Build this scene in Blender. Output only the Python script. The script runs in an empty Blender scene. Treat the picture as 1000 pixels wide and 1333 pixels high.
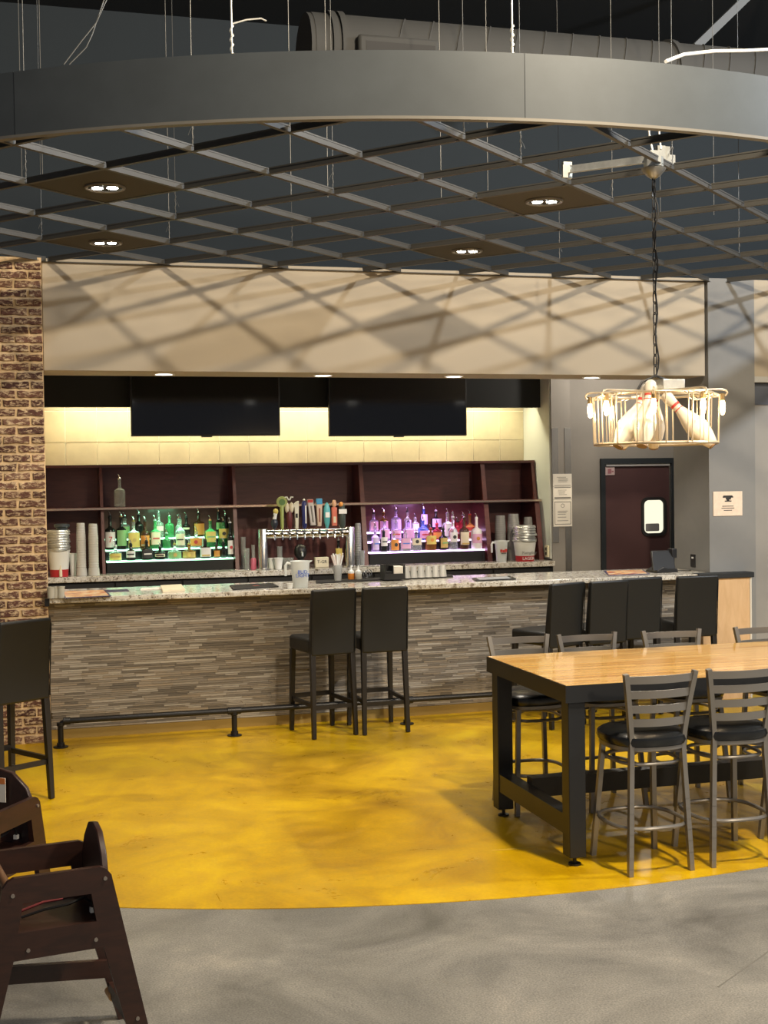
import bpy, bmesh, math, random
from mathutils import Vector, Matrix
random.seed(7)
PI = math.pi
scene = bpy.context.scene
COL = scene.collection

# ------------------------------------------------------------------ camera
# world frame: x runs along the bar to the right, y runs away from the viewer, z up, metres
FPX, PITCH, ROLL, YAW, EYE = 1692.0, -0.0263, -0.0141, math.radians(15.6), 1.95
_cp, _sp, _cy, _sy = math.cos(PITCH), math.sin(PITCH), math.cos(YAW), math.sin(YAW)
def _rot(v): return Vector((_cy*v[0]+_sy*v[1], -_sy*v[0]+_cy*v[1], v[2]))
FWD = _rot((0, _cp, _sp)); _up = _rot((0, -_sp, _cp)); _rt = _rot((1, 0, 0))
RGT = math.cos(ROLL)*_rt + math.sin(ROLL)*_up
UPV = -math.sin(ROLL)*_rt + math.cos(ROLL)*_up
EYEP = Vector((0, 0, EYE))
def ray(x, y): return FWD + RGT*((x-500)/FPX) + UPV*((666.5-y)/FPX)
def at_z(x, y, z): d = ray(x, y); return EYEP + d*((z-EYE)/d.z)       # pixel onto a level surface
def at_y(x, y, Y): d = ray(x, y); return EYEP + d*(Y/d.y)             # pixel onto a wall parallel to the bar
def at_x(x, y, X): d = ray(x, y); return EYEP + d*(X/d.x)

cd = bpy.data.cameras.new('camera'); cam = bpy.data.objects.new('camera', cd); COL.objects.link(cam)
cd.sensor_fit = 'HORIZONTAL'; cd.sensor_width = 36; cd.lens = 36*FPX/1000; cd.clip_start = .05; cd.clip_end = 100
m = Matrix((RGT, UPV, -FWD)).transposed().to_4x4(); m.translation = EYEP; cam.matrix_world = m
scene.camera = cam

# ------------------------------------------------------------------ light and exposure
scene.view_settings.view_transform = 'Standard'; scene.view_settings.look = 'None'
scene.view_settings.gamma = 1; scene.view_settings.use_curve_mapping = False
scene.view_settings.exposure = 0.52
w = bpy.data.worlds.new('room_glow'); scene.world = w; w.use_nodes = True
w.node_tree.nodes['Background'].inputs[0].default_value = (.80, .85, 1, 1)
w.node_tree.nodes['Background'].inputs[1].default_value = .13

def lamp(name, kind, loc, watts, col=(1, .86, .68), size=.2, aim=None, spot=None, blend=.4):
    d = bpy.data.lights.new(name, kind); d.energy = watts; d.color = col
    if kind == 'AREA': d.size = size
    else: d.shadow_soft_size = size
    if spot: d.spot_size = math.radians(spot); d.spot_blend = blend
    o = bpy.data.objects.new(name, d); COL.objects.link(o); o.location = loc
    if aim is not None:
        o.rotation_euler = (Vector(aim)-Vector(loc)).to_track_quat('-Z', 'Y').to_euler()
    return o
WARM = (1, .84, .62)
# high bay lamps of the open hall, in front of and beside the bar
lamp('high_bay_lamp', 'POINT', (3.3, 3.6, 6.0), 1120, WARM, .16)
lamp('high_bay_lamp', 'POINT', (9.2, 4.6, 6.0), 1150, (.90, .95, 1), .12)
lamp('high_bay_lamp', 'POINT', (6.0, -3.0, 5.8), 1000, WARM, .3)
lamp('high_bay_lamp', 'POINT', (-1.0, -2.0, 5.8), 150, WARM, .3)
lamp('passage_fill', 'POINT', (5.75, 11.35, 3.0), 38, (1, .90, .76), .08)  # unseen fill light, added to brighten the dark door wall

# ------------------------------------------------------------------ helpers
def tag(o, label=None, cat=None, group=None, kind=None):
    if label: o['label'] = label
    if cat: o['category'] = cat
    if group: o['group'] = group
    if kind: o['kind'] = kind
    return o
def thing(name, label, cat, loc=(0, 0, 0), rz=0, group=None):
    o = bpy.data.objects.new(name, None); COL.objects.link(o); o.empty_display_size = .05
    o.location = loc; o.rotation_euler = (0, 0, rz)
    return tag(o, label, cat, group)
def kids(o): return list(o.children)
def copy_tree(o, parent=None):
    c = o.copy(); COL.objects.link(c); c.parent = parent
    for ch in kids(o): copy_tree(ch, c)
    return c
def place(proto, i, loc, rz=0, label=None):
    o = proto if i == 0 else copy_tree(proto)
    o.location = loc; o.rotation_euler = (0, 0, rz)
    if label: o['label'] = label
    return o

class MB:
    def __init__(s): s.v = []; s.f = []; s.c = []
    def add(s, vs, fs, col=None):
        n = len(s.v); s.v += [tuple(v) for v in vs]; s.f += [tuple(i+n for i in f) for f in fs]
        s.c += [col]*len(fs); return s
    def box(s, a, b, col=None):
        x0, y0, z0 = a; x1, y1, z1 = b
        return s.add([(x0,y0,z0),(x1,y0,z0),(x1,y1,z0),(x0,y1,z0),(x0,y0,z1),(x1,y0,z1),(x1,y1,z1),(x0,y1,z1)],
                     [(0,3,2,1),(4,5,6,7),(0,1,5,4),(1,2,6,5),(2,3,7,6),(3,0,4,7)], col)
    def cbox(s, c, d): return s.box([c[i]-d[i]/2 for i in range(3)], [c[i]+d[i]/2 for i in range(3)])
    def bar(s, p, q, wx, wy=None, taper=1.0, up=(0, 0, 1)):
        p = Vector(p); q = Vector(q); wy = wy or wx; d = (q-p).normalized()
        u = Vector(up)
        if abs(d.dot(u)) > .98: u = Vector((0, 1, 0))
        x = d.cross(u).normalized(); y = x.cross(d).normalized()
        vs = []
        for c, k in ((p, 1), (q, taper)):
            for sx, sy in ((-1,-1),(1,-1),(1,1),(-1,1)): vs.append(c + x*sx*wx/2*k + y*sy*wy/2*k)
        return s.add(vs, [(3,2,1,0),(4,5,6,7),(0,1,5,4),(1,2,6,5),(2,3,7,6),(3,0,4,7)])
    def tube(s, pts, r, n=8, closed=False):
        pts = [Vector(p) for p in pts]; N = len(pts); rs = r if isinstance(r, (list, tuple)) else [r]*N
        vs = []; prev = None
        for i in range(N):
            a = pts[(i-1) % N] if (closed or i > 0) else pts[i]
            b = pts[(i+1) % N] if (closed or i < N-1) else pts[i]
            d = (b-a).normalized()
            if prev is None:
                u = Vector((0, 0, 1)) if abs(d.z) < .9 else Vector((1, 0, 0))
                x = d.cross(u).normalized()
            else:
                x = (prev - d*prev.dot(d)).normalized()
            prev = x; y = d.cross(x)
            for k in range(n):
                t = 2*PI*k/n; vs.append(pts[i] + (x*math.cos(t)+y*math.sin(t))*rs[i])
        fs = []
        for i in range(N if closed else N-1):
            j = (i+1) % N
            for k in range(n):
                k2 = (k+1) % n; fs.append((i*n+k, i*n+k2, j*n+k2, j*n+k))
        if not closed: fs += [tuple(range(n-1, -1, -1)), tuple((N-1)*n+k for k in range(n))]
        return s.add(vs, fs)
    def lathe(s, prof, n=16, c=(0, 0, 0), sy=1.0, cap=True, p=2.0):
        vs = []; fs = []; N = len(prof)
        for r, z in prof:
            for k in range(n):
                t = 2*PI*(k+.5)/n; cx, cy = math.cos(t), math.sin(t)
                if p != 2.0:
                    q = (abs(cx)**p+abs(cy)**p)**(-1/p); cx *= q; cy *= q
                vs.append((c[0]+r*cx, c[1]+r*cy*sy, c[2]+z))
        for i in range(N-1):
            for k in range(n):
                k2 = (k+1) % n; fs.append((i*n+k, i*n+k2, (i+1)*n+k2, (i+1)*n+k))
        if cap:
            fs.append(tuple(range(n-1, -1, -1))); fs.append(tuple((N-1)*n+k for k in range(n)))
        return s.add(vs, fs)
    def prism(s, poly, y0, y1):     # polygon in x,z extruded along y
        n = len(poly)
        vs = [(x, y0, z) for x, z in poly]+[(x, y1, z) for x, z in poly]
        fs = [tuple(range(n)), tuple(range(2*n-1, n-1, -1))]
        fs += [(i, i+n, (i+1) % n+n, (i+1) % n) for i in range(n)]
        return s.add(vs, fs)
    def mesh(s, name, mat=None, smooth=False):
        me = bpy.data.meshes.new(name); me.from_pydata(s.v, [], s.f); 
        if mat: me.materials.append(mat)
        if any(c is not None for c in s.c):
            at = me.color_attributes.new('Col', 'FLOAT_COLOR', 'CORNER'); k = 0
            for f, c in zip(me.polygons, s.c):
                for _ in f.loop_indices: at.data[k].color = (*c, 1); k += 1
        bm = bmesh.new(); bm.from_mesh(me); bmesh.ops.recalc_face_normals(bm, faces=bm.faces); bm.to_mesh(me); bm.free()
        if smooth:
            me.polygons.foreach_set('use_smooth', [True]*len(me.polygons))
            me.set_sharp_from_angle(angle=math.radians(40))
        me.update(); return me
    def build(s, name, mat, parent=None, smooth=False, loc=None, bevel=0, seg=2, kind=None, label=None):
        o = bpy.data.objects.new(name, s.mesh(name, mat, smooth or bevel > 0)); COL.objects.link(o)
        if parent: o.parent = parent
        if loc is not None: o.location = loc
        if bevel:
            b = o.modifiers.new('bevel', 'BEVEL'); b.width = bevel; b.segments = seg; b.limit_method = 'ANGLE'; b.angle_limit = .6
        if kind: o['kind'] = kind
        if label: o['label'] = label
        return o
def link(name, me, parent=None, loc=(0, 0, 0), rot=(0, 0, 0)):
    o = bpy.data.objects.new(name, me); COL.objects.link(o); o.parent = parent; o.location = loc; o.rotation_euler = rot; return o
def text(name, s, size, mat, parent, loc, rot=(PI/2, 0, 0), depth=.0008, shear=0, label=None):
    cu = bpy.data.curves.new(name, 'FONT'); cu.body = s; cu.size = size; cu.align_x = 'CENTER'; cu.align_y = 'CENTER'
    cu.extrude = depth; cu.shear = shear; cu.resolution_u = 2; cu.space_line = .85
    t = bpy.data.objects.new(name, cu); COL.objects.link(t)
    me = bpy.data.meshes.new_from_object(t.evaluated_get(bpy.context.evaluated_depsgraph_get()))
    bpy.data.objects.remove(t); bpy.data.curves.remove(cu)
    me.materials.clear(); me.materials.append(mat)
    o = link(name, me, parent, loc, rot)
    if label: o['label'] = label
    return o

# ------------------------------------------------------------------ materials
MATS = {}
def nd(nt, t, **kw):
    n = nt.nodes.new(t)
    for k, v in kw.items():
        if k in n.inputs: n.inputs[k].default_value = v
        else: setattr(n, k, v)
    return n
def base(name):
    mt = bpy.data.materials.new(name); mt.use_nodes = True; nt = mt.node_tree
    return mt, nt, nt.nodes['Principled BSDF']
def ramp(nt, src, stops):
    r = nd(nt, 'ShaderNodeValToRGB'); e = r.color_ramp.elements
    while len(e) < len(stops): e.new(.5)
    for el, (p, c) in zip(e, stops): el.position = p; el.color = (*c, 1)
    nt.links.new(src, r.inputs[0]); return r.outputs[0]
def mixc(nt, fac, a, b, mode='MIX'):
    n = nd(nt, 'ShaderNodeMix', data_type='RGBA', blend_type=mode)
    for sock, v in ((n.inputs[0], fac), (n.inputs[6], a), (n.inputs[7], b)):
        if hasattr(v, 'is_linked'): nt.links.new(v, sock)
        else: sock.default_value = v if isinstance(v, float) else (*v, 1)
    return n.outputs[2]
def pos(nt, scale=(1, 1, 1), space='world', rot=(0, 0, 0)):
    g = nd(nt, 'ShaderNodeNewGeometry').outputs['Position'] if space == 'world' else nd(nt, 'ShaderNodeTexCoord').outputs['Object']
    mp = nd(nt, 'ShaderNodeMapping'); mp.inputs['Scale'].default_value = scale; mp.inputs['Rotation'].default_value = rot
    nt.links.new(g, mp.inputs[0]); return mp.outputs[0]
def noise(nt, vec, scale, detail=4, rough=.6, dist=0):
    n = nd(nt, 'ShaderNodeTexNoise', Scale=scale, Detail=detail, Roughness=rough, Distortion=dist); nt.links.new(vec, n.inputs['Vector']); return n.outputs[0]
def bump(nt, b, h, strength=.2, dist=.01):
    n = nd(nt, 'ShaderNodeBump', Strength=strength, Distance=dist); nt.links.new(h, n.inputs['Height']); nt.links.new(n.outputs[0], b.inputs['Normal'])
def P(name, col, rough=.5, metal=0, var=.0, vs=6, bmp=0, bs=80, trans=0, emit=None, es=0, coat=0, space='object', spec=None):
    if name in MATS: return MATS[name]
    mt, nt, b = base(name)
    b.inputs['Base Color'].default_value = (*col, 1); b.inputs['Roughness'].default_value = rough; b.inputs['Metallic'].default_value = metal
    if trans: b.inputs['Transmission Weight'].default_value = trans
    if coat: b.inputs['Coat Weight'].default_value = coat; b.inputs['Coat Roughness'].default_value = .08
    if spec is not None: b.inputs['Specular IOR Level'].default_value = spec
    if emit: b.inputs['Emission Color'].default_value = (*emit, 1); b.inputs['Emission Strength'].default_value = es
    if var or bmp:
        v = pos(nt, space=space)
        if var:
            f = noise(nt, v, vs)
            nt.links.new(ramp(nt, f, [(.3, tuple(c*(1-var) for c in col)), (.7, tuple(min(1, c*(1+var)) for c in col))]), b.inputs['Base Color'])
        if bmp: bump(nt, b, noise(nt, v, bs), bmp, .004)
    MATS[name] = mt; return mt

# concrete: grey, cloudy, speckled, sealed
mt, nt, b = base('concrete'); v = pos(nt)
f1 = noise(nt, v, 1.1, 8, .65, .6); f2 = noise(nt, v, 130, 2, .5)
c = ramp(nt, f1, [(.28, (.10, .097, .088)), (.44, (.19, .185, .17)), (.58, (.28, .27, .243)), (.72, (.42, .385, .33))])
c = mixc(nt, .40, c, ramp(nt, f2, [(.35, (.03, .03, .03)), (.65, (.6, .58, .55))]), 'OVERLAY')
nt.links.new(c, b.inputs['Base Color'])
nt.links.new(ramp(nt, noise(nt, v, 2.2, 5), [(.3, (.30,)*3), (.7, (.52,)*3)]), b.inputs['Roughness']); bump(nt, b, f2, .05, .002)
CONCRETE = mt
# yellow stained floor coating
mt, nt, b = base('yellow_coating'); v = pos(nt)
f1 = noise(nt, v, .9, 8, .62, 1.2); f2 = noise(nt, v, 3.2, 8, .7, .8); f3 = noise(nt, v, 60, 3)
c = ramp(nt, f1, [(.28, (.33, .175, .001)), (.42, (.48, .275, .001)), (.54, (.58, .35, .001)), (.72, (.72, .46, .0015))])
c = mixc(nt, .35, c, ramp(nt, f2, [(.30, (.18, .16, .12)), (.62, (.66, .66, .64))]), 'OVERLAY')
c = mixc(nt, .12, c, ramp(nt, f3, [(.3, (.1, .1, .1)), (.7, (.8, .8, .8))]), 'OVERLAY')
nt.links.new(c, b.inputs['Base Color'])
nt.links.new(ramp(nt, f2, [(.3, (.24,)*3), (.7, (.42,)*3)]), b.inputs['Roughness']); bump(nt, b, f2, .04, .004)
YELLOW = mt
# brick and mortar
mt, nt, b = base('brick'); v = pos(nt)
oi = nd(nt, 'ShaderNodeObjectInfo').outputs['Random']
tone = ramp(nt, oi, [(0, (.060, .022, .016)), (.4, (.095, .036, .024)), (.75, (.135, .058, .038)), (1, (.17, .085, .055))])
f = noise(nt, pos(nt, (14, 14, 30)), 1.6, 6, .75, .5)
c = mixc(nt, ramp(nt, f, [(.49, (0, 0, 0)), (.60, (1, 1, 1))]), tone, (.56, .42, .26))
c = mixc(nt, .4, c, ramp(nt, noise(nt, v, 60, 4), [(.3, (.2,)*3), (.7, (.75,)*3)]), 'OVERLAY')
nt.links.new(c, b.inputs['Base Color']); b.inputs['Roughness'].default_value = .9; bump(nt, b, f, .5, .01)
BRICK = mt
MORTAR = P('mortar', (.62, .45, .26), .95, var=.25, vs=14, bmp=.6, bs=60, space='world')
# granite
mt, nt, b = base('granite'); v = pos(nt)
n1 = noise(nt, v, 26, 6, .75); n2 = noise(nt, v, 85, 3, .6)
c = ramp(nt, n1, [(.31, (.06, .05, .04)), (.39, (.28, .23, .17)), (.47, (.56, .53, .46)), (.64, (.68, .66, .62))])
c = mixc(nt, ramp(nt, n2, [(.36, (1, 1, 1)), (.42, (0, 0, 0))]), c, (.07, .055, .045))
nt.links.new(c, b.inputs['Base Color']); b.inputs['Roughness'].default_value = .12
GRANITE = mt
# stone strip mosaic: colour per strip
mt, nt, b = base('stone_strip'); a = nd(nt, 'ShaderNodeVertexColor', layer_name='Col')
f = noise(nt, pos(nt, (6, 6, 60)), 4, 4)
c = mixc(nt, .45, a.outputs[0], ramp(nt, f, [(.3, (.3,)*3), (.7, (.68,)*3)]), 'OVERLAY')
nt.links.new(c, b.inputs['Base Color']); b.inputs['Roughness'].default_value = .42
STRIP = mt
# stained woods
def wood(name, c0, c1, sc, rough, coat=0, space='object', rot=(0, 0, 0)):
    mt, nt, b = base(name); v = pos(nt, sc, space, rot)
    f = noise(nt, v, 3, 6, .6, .7)
    nt.links.new(ramp(nt, f, [(.28, c0), (.72, c1)]), b.inputs['Base Color']); b.inputs['Roughness'].default_value = rough
    if coat: b.inputs['Coat Weight'].default_value = coat; b.inputs['Coat Roughness'].default_value = .1
    MATS[name] = mt; return mt
MAHOG = wood('mahogany', (.085, .019, .017), (.135, .034, .029), (1.5, 1.5, 9), .42, .2, 'world')
WALNUT = wood('dark_stained_wood', (.014, .0042, .0024), (.035, .011, .0055), (3, 12, 12), .42, .05)
MAPLE = wood('maple', (.58, .37, .19), (.70, .48, .27), (6, 6, 1.2), .4, 0, 'world')
# laminated lane boards
mt, nt, b = base('lane_boards'); v = pos(nt)
sx = nd(nt, 'ShaderNodeSeparateXYZ'); nt.links.new(v, sx.inputs[0])
def mth(op, a, bb=None):
    n = nd(nt, 'ShaderNodeMath', operation=op)
    for i, q in enumerate((a, bb)):
        if q is None: continue
        if hasattr(q, 'is_linked'): nt.links.new(q, n.inputs[i])
        else: n.inputs[i].default_value = q
    return n.outputs[0]
row = mth('FLOOR', mth('MULTIPLY', sx.outputs['Y'], 36.0))
colx = mth('FLOOR', mth('ADD', mth('MULTIPLY', sx.outputs['X'], 1.1), mth('MULTIPLY', row, .37)))
cv = nd(nt, 'ShaderNodeCombineXYZ'); nt.links.new(row, cv.inputs[0]); nt.links.new(colx, cv.inputs[1])
wn = nd(nt, 'ShaderNodeTexWhiteNoise', noise_dimensions='3D'); nt.links.new(cv.outputs[0], wn.inputs['Vector'])
c = ramp(nt, wn.outputs[0], [(0, (.60, .30, .060)), (.5, (.74, .42, .10)), (1, (.80, .50, .16))])
c = mixc(nt, .35, c, ramp(nt, noise(nt, pos(nt, (2.5, 60, 1)), 3, 5), [(.3, (.3,)*3), (.7, (.65,)*3)]), 'OVERLAY')
nt.links.new(c, b.inputs['Base Color']); b.inputs['Roughness'].default_value = .16; b.inputs['Coat Weight'].default_value = .6; b.inputs['Coat Roughness'].default_value = .06
LANE = mt

BEIGE = P('beige_paint', (.40, .345, .265), .85, bmp=.06, bs=120, space='world')
GREYP = P('grey_paint', (.225, .21, .19), .8, var=.05, vs=3, bmp=.05, bs=90, space='world')
GREYP2 = P('light_grey_paint', (.205, .205, .20), .8, var=.05, vs=3, bmp=.05, bs=90, space='world')
WHITEW = P('pale_panel', (.62, .64, .60), .6)
BLACKP = P('black_paint', (.012, .014, .016), .75, space='world', var=.15, vs=2)
DECKP = P('dark_deck_paint', (.018, .022, .026), .85)
RINGM = P('charcoal_metal', (.054, .063, .070), .45, metal=.2, space='world', var=.08, vs=5)
TEE = P('charcoal_tee', (.060, .058, .053), .5, metal=.2)
PANEL = P('charcoal_panel', (.055, .050, .043), .85, bmp=.15, bs=200)
GALV = P('galvanised_steel', (.62, .63, .60), .38, metal=.85, var=.12, vs=30)
STEEL = P('brushed_steel', (.62, .61, .59), .26, metal=1)
CHROME = P('chrome', (.80, .80, .80), .12, metal=1)
WIRE = P('hanger_steel', (.14, .14, .135), .5, metal=.5)
DUCT = P('grey_duct_metal', (.036, .037, .037), .8, metal=.1)
BLACKM = P('black_metal', (.012, .012, .013), .38, metal=.3)
TABLEM = P('black_table_steel', (.015, .016, .018), .42, metal=.2)
LEATHER = P('black_leather', (.0065, .0075, .0082), .45, bmp=.12, bs=260)
GUN = P('gunmetal', (.24, .225, .205), .36, metal=.55)
VINYL = P('black_vinyl', (.010, .011, .012), .24)
CREAMT = P('cream_tile', (.60, .52, .36), .35, var=.10, vs=5, space='world')
GROUT = P('tile_grout', (.88, .84, .70), .8)
TVSCR = P('screen_glass', (.006, .006, .006), .10, coat=.3)
TVCASE = P('black_plastic', (.012, .012, .013), .4)
RUBBER = P('black_rubber', (.012, .012, .013), .75)
DOORM = P('maroon_door', (.075, .036, .038), .48, var=.1, vs=2)
PAPER = P('white_paper', (.78, .74, .66), .8)
PAPER2 = P('cream_paper', (.74, .60, .48), .8, var=.08, vs=30)
INK = P('grey_ink', (.16, .155, .14), .8)
DINK = P('dark_ink', (.03, .03, .03), .8)
PLASTW = P('white_plastic', (.74, .75, .74), .4)
FROST = P('frosted_plastic', (.80, .84, .84), .35, trans=.35)
CUPG = P('grey_cup_plastic', (.50, .49, .45), .45)
CLEAR = P('clear_plastic', (.72, .74, .74), .18, trans=.7)
GLASS = P('clear_glass', (.86, .90, .88), .08, trans=.85)
REDM = P('red_enamel', (.42, .018, .025), .4)
BLUEI = P('blue_ink', (.02, .10, .55), .5)
REDI = P('red_ink', (.55, .05, .04), .5)
WHITEI = P('white_ink', (.85, .85, .82), .5)
ORANGE = P('orange_sauce', (.75, .26, .04), .4)
STRAP = P('red_strap', (.30, .055, .06), .7)
DOWEL = P('pale_dowel', (.55, .30, .11), .5)
PINW = P('pin_white', (.62, .58, .50), .25, coat=.4)
CAGE = P('cream_wire', (.42, .36, .27), .38, metal=.4)
TOEK = P('dark_toe_kick', (.09, .07, .03), .7)
def emis(name, col, s):
    mt = bpy.data.materials.new(name); mt.use_nodes = True; nt = mt.node_tree; nt.nodes.clear()
    e = nd(nt, 'ShaderNodeEmission'); e.inputs[0].default_value = (*col, 1); e.inputs[1].default_value = s
    o = nd(nt, 'ShaderNodeOutputMaterial'); nt.links.new(e.outputs[0], o.inputs[0]); return mt
E_LED = emis('downlight_led', (1, .95, .86), 60)
E_COVE = emis('cove_led', (1, .93, .62), 8)
E_GREEN = emis('green_led_step', (.45, 1, .62), 3.0)
E_PURP = emis('purple_led_step', (.85, .55, 1), 3.4)
E_BULB = emis('filament_bulb', (1, .70, .32), 14)
E_WIN = emis('lit_kitchen', (1, .95, .72), .75)

# ------------------------------------------------------------------ setting: floor, ceiling, walls
CEIL = 3.6
fl = MB().box((-9, -5, -.2), (15, 14, 0)).build('floor', CONCRETE); tag(fl, 'grey sealed concrete floor', 'floor', kind='structure')
FC, FR = (2.602, 11.278), 5.709
pts = []
for k in range(181):
    t = PI+PI*k/180
    pts.append((FC[0]+FR*math.cos(t), FC[1]+FR*math.sin(t)))
mb = MB(); n = len(pts)
mb.add([(x, y, .0) for x, y in pts]+[(x, y, .003) for x, y in pts],
       [tuple(range(n-1, -1, -1)), tuple(range(n, 2*n))]+[(i, (i+1) % n, (i+1) % n+n, i+n) for i in range(n)])
mb.build('yellow_coating', YELLOW, fl, label='mottled yellow floor coating with a curved edge')
# saw cuts in the slab
SAW = P('saw_cut', (.15, .14, .12), .9)
for p, q in ((at_z(935, 1285, 0), at_z(1010, 1232, 0)), ):
    MB().bar((p.x, p.y, 0), (q.x, q.y, 0), .006, .002).build('saw_cut', SAW, fl)
p, q = at_z(640, 1063+44, .003), at_z(700, 1063+40, .003)
MB().bar((p.x, p.y, .003), (q.x, q.y, .003), .006, .002).build('saw_cut', P('pale_joint', (.62, .45, .10), .7), fl)

deck = MB().box((-9, 2.5, 6.6), (15, 14, 6.7)); 
dk = deck.build('ceiling', DECKP); tag(dk, 'dark painted roof deck above the open ceiling', 'ceiling', kind='structure')
wb = MB().box((-9, 13.2, 0), (15, 13.3, 6.7)).build('wall_rear', P('blue_black_paint', (.026, .035, .043), .85)); tag(wb, 'black rear wall above the ceiling grid', 'wall', kind='structure')

# brick pier: mortar core with single bricks
BX0, BX1, BY = -.66, .185, 10.02
wl = MB().box((BX0, BY, 0), (BX1-.004, 13.2, CEIL+.02)).build('wall_left', MORTAR); tag(wl, 'red brown brick pier with wide pale mortar joints', 'wall', kind='structure')
bms = []
for k in range(5):
    rr = random.Random(k); L, Hh, D = .186, .047, .012
    o = []
    nx = 6
    ring = [(-L/2+L*i/nx, -Hh/2) for i in range(nx)]+[(L/2, -Hh/2), (L/2, Hh/2)]+[(L/2-L*i/nx, Hh/2) for i in range(1, nx+1)]
    ring = [(x+rr.uniform(-.006, .006), z+rr.uniform(-.005, .005)) for x, z in ring]; n = len(ring)
    inner = [(x*.955, z*.84) for x, z in ring]
    vs = [(x, 0, z) for x, z in ring]+[(x, -D*.6, z) for x, z in ring]+[(x, -D, z) for x, z in inner]
    fs = [tuple(range(2*n, 3*n))]
    for a in (0, n): fs += [(a+i, a+(i+1) % n, a+n+(i+1) % n, a+n+i) for i in range(n)]
    bms.append(MB().add(vs, fs).mesh('brick', BRICK))
bmh = []
for me in bms:
    h = me.copy(); 
    for vt in h.vertices: vt.co.x *= .47
    bmh.append(h)
course = .0677; nrow = int(CEIL/course)
for r in range(nrow):
    z = (r+.5)*course; x = BX1-.006
    first = .0965 if r % 2 else .193
    half = bool(r % 2)
    while x > BX0+.05 and (x > -.36):
        L = .0907 if half else .193
        o = link('brick', random.choice(bmh if half else bms), wl, (x-L/2, BY, z), (random.uniform(-.03, .03), random.uniform(-.012, .012), 0))
        x -= L+.0115; half = False

# soffit over the bar, its downlights later
SY = 10.09; SX1 = 5.715
so = MB().box((BX1, SY, 2.79), (SX1, 10.55, CEIL+.03)).build('wall_soffit', BEIGE, bevel=.004); tag(so, 'beige plaster soffit wall above the bar', 'soffit', kind='structure')
so2 = MB().box((6.185, SY, 2.79), (9, 10.55, CEIL+.03)).build('wall_soffit_right', BEIGE); tag(so2, 'beige plaster soffit beyond the grey pillar', 'soffit', kind='structure')
MB().box((6.185, SY+.002, 2.74), (9, SY+.3, 2.79)).build('soffit_edge', P('pale_grey_edge', (.42, .42, .40), .8), so2)
# alcove ceiling and black bulkhead carrying the screens
ac = MB().box((BX1, 10.55, 3.12), (9, 13.2, 3.2)).build('ceiling_alcove', BLACKP); tag(ac, 'dark ceiling inside the bar alcove', 'ceiling', kind='structure')
AX = 5.075           # right side wall of the alcove
BUZ = at_y(380, 530, 12.24).z
bu = MB().box((BX1, 12.24, BUZ), (AX-.002, 12.34, 3.12)).build('wall_bulkhead', BLACKP); tag(bu, 'black bulkhead behind the two screens', 'bulkhead', kind='structure')
# tiled back wall
wt = MB().box((BX1, 12.712, 0), (AX+.03, 13.2, 3.12)).build('wall_back', GROUT); tag(wt, 'cream tiled back wall washed by cove light', 'wall', kind='structure')
tme = MB().box((-.1425, -.007, -.1440), (.1425, 0, .1440)).mesh('wall_tile', CREAMT)
zt = at_y(100, 576, 12.7).z
for i in range(17):
    for j in range(-1, 3):
        x = .4195+.2965*(i-.5)
        x = .42+.2925*(i-1)+.146
        if x-.1465 < BX1 or x+.1465 > AX+.02:
            continue
        link('wall_tile', tme, wt, (x, 12.712, zt+.297*(j+.5)))
tmh = MB().box((-.11, -.007, -.1440), (.11, 0, .1440)).mesh('wall_tile', CREAMT)
for j in range(-1, 3): link('wall_tile', tmh, wt, (.303, 12.712, zt+.297*(j+.5)))
tmr = MB().box((-.1305, -.007, -.1440), (.1305, 0, .1440)).mesh('wall_tile', CREAMT)
for j in range(-1, 3): link('wall_tile', tmr, wt, (4.9415, 12.712, zt+.297*(j+.5)))
# partition end with pale inner side
wp = MB().box((AX+.012, 12.0, 0), (5.29, 13.2, 3.12)).build('wall_partition', GREYP); tag(wp, 'grey partition end wall beside the back bar', 'wall', kind='structure')
MB().box((AX, 12.02, 1.12), (AX+.012, 12.71, 3.12)).build('side_lining', WHITEW, wp, label='pale lining on the bar side')
# grey door wall
DY = 12.25
wd = MB().box((5.29, DY, 0), (5.74, 13.2, 3.12)).box((6.56, DY, 0), (9, 13.2, 3.12)).box((5.74, DY, 2.1), (6.56, 13.2, 3.12)).build('wall_door_side', GREYP)
tag(wd, 'grey wall around the maroon swing door', 'wall', kind='structure')
MB().box((5.74, 13.0, 0), (6.56, 13.2, 2.1)).build('passage_backing', PLASTW, wd)
# pillar and its short return wall
wq = MB().box((5.735, 10.07, 0), (6.185, 10.70, CEIL+.03)).build('wall_pillar', GREYP2); tag(wq, 'plain grey pillar at the end of the bar', 'pillar', kind='structure')
wr = MB().box((6.186, 10.16, 0), (9, 10.3, 2.79)).build('wall_right', P('right_wall_paint', (.27, .258, .238), .8, var=.05, vs=3, space='world')); tag(wr, 'light grey wall right of the pillar', 'wall', kind='structure')
p = at_y(979, 500, 10.16); p2 = at_y(1000, 527, 10.16)
MB().box((6.187, 10.150, p2.z), (9, 10.1605, 2.74)).build('dark_band', P('blue_grey_band', (.085, .095, .12), .8), wr)

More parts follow.
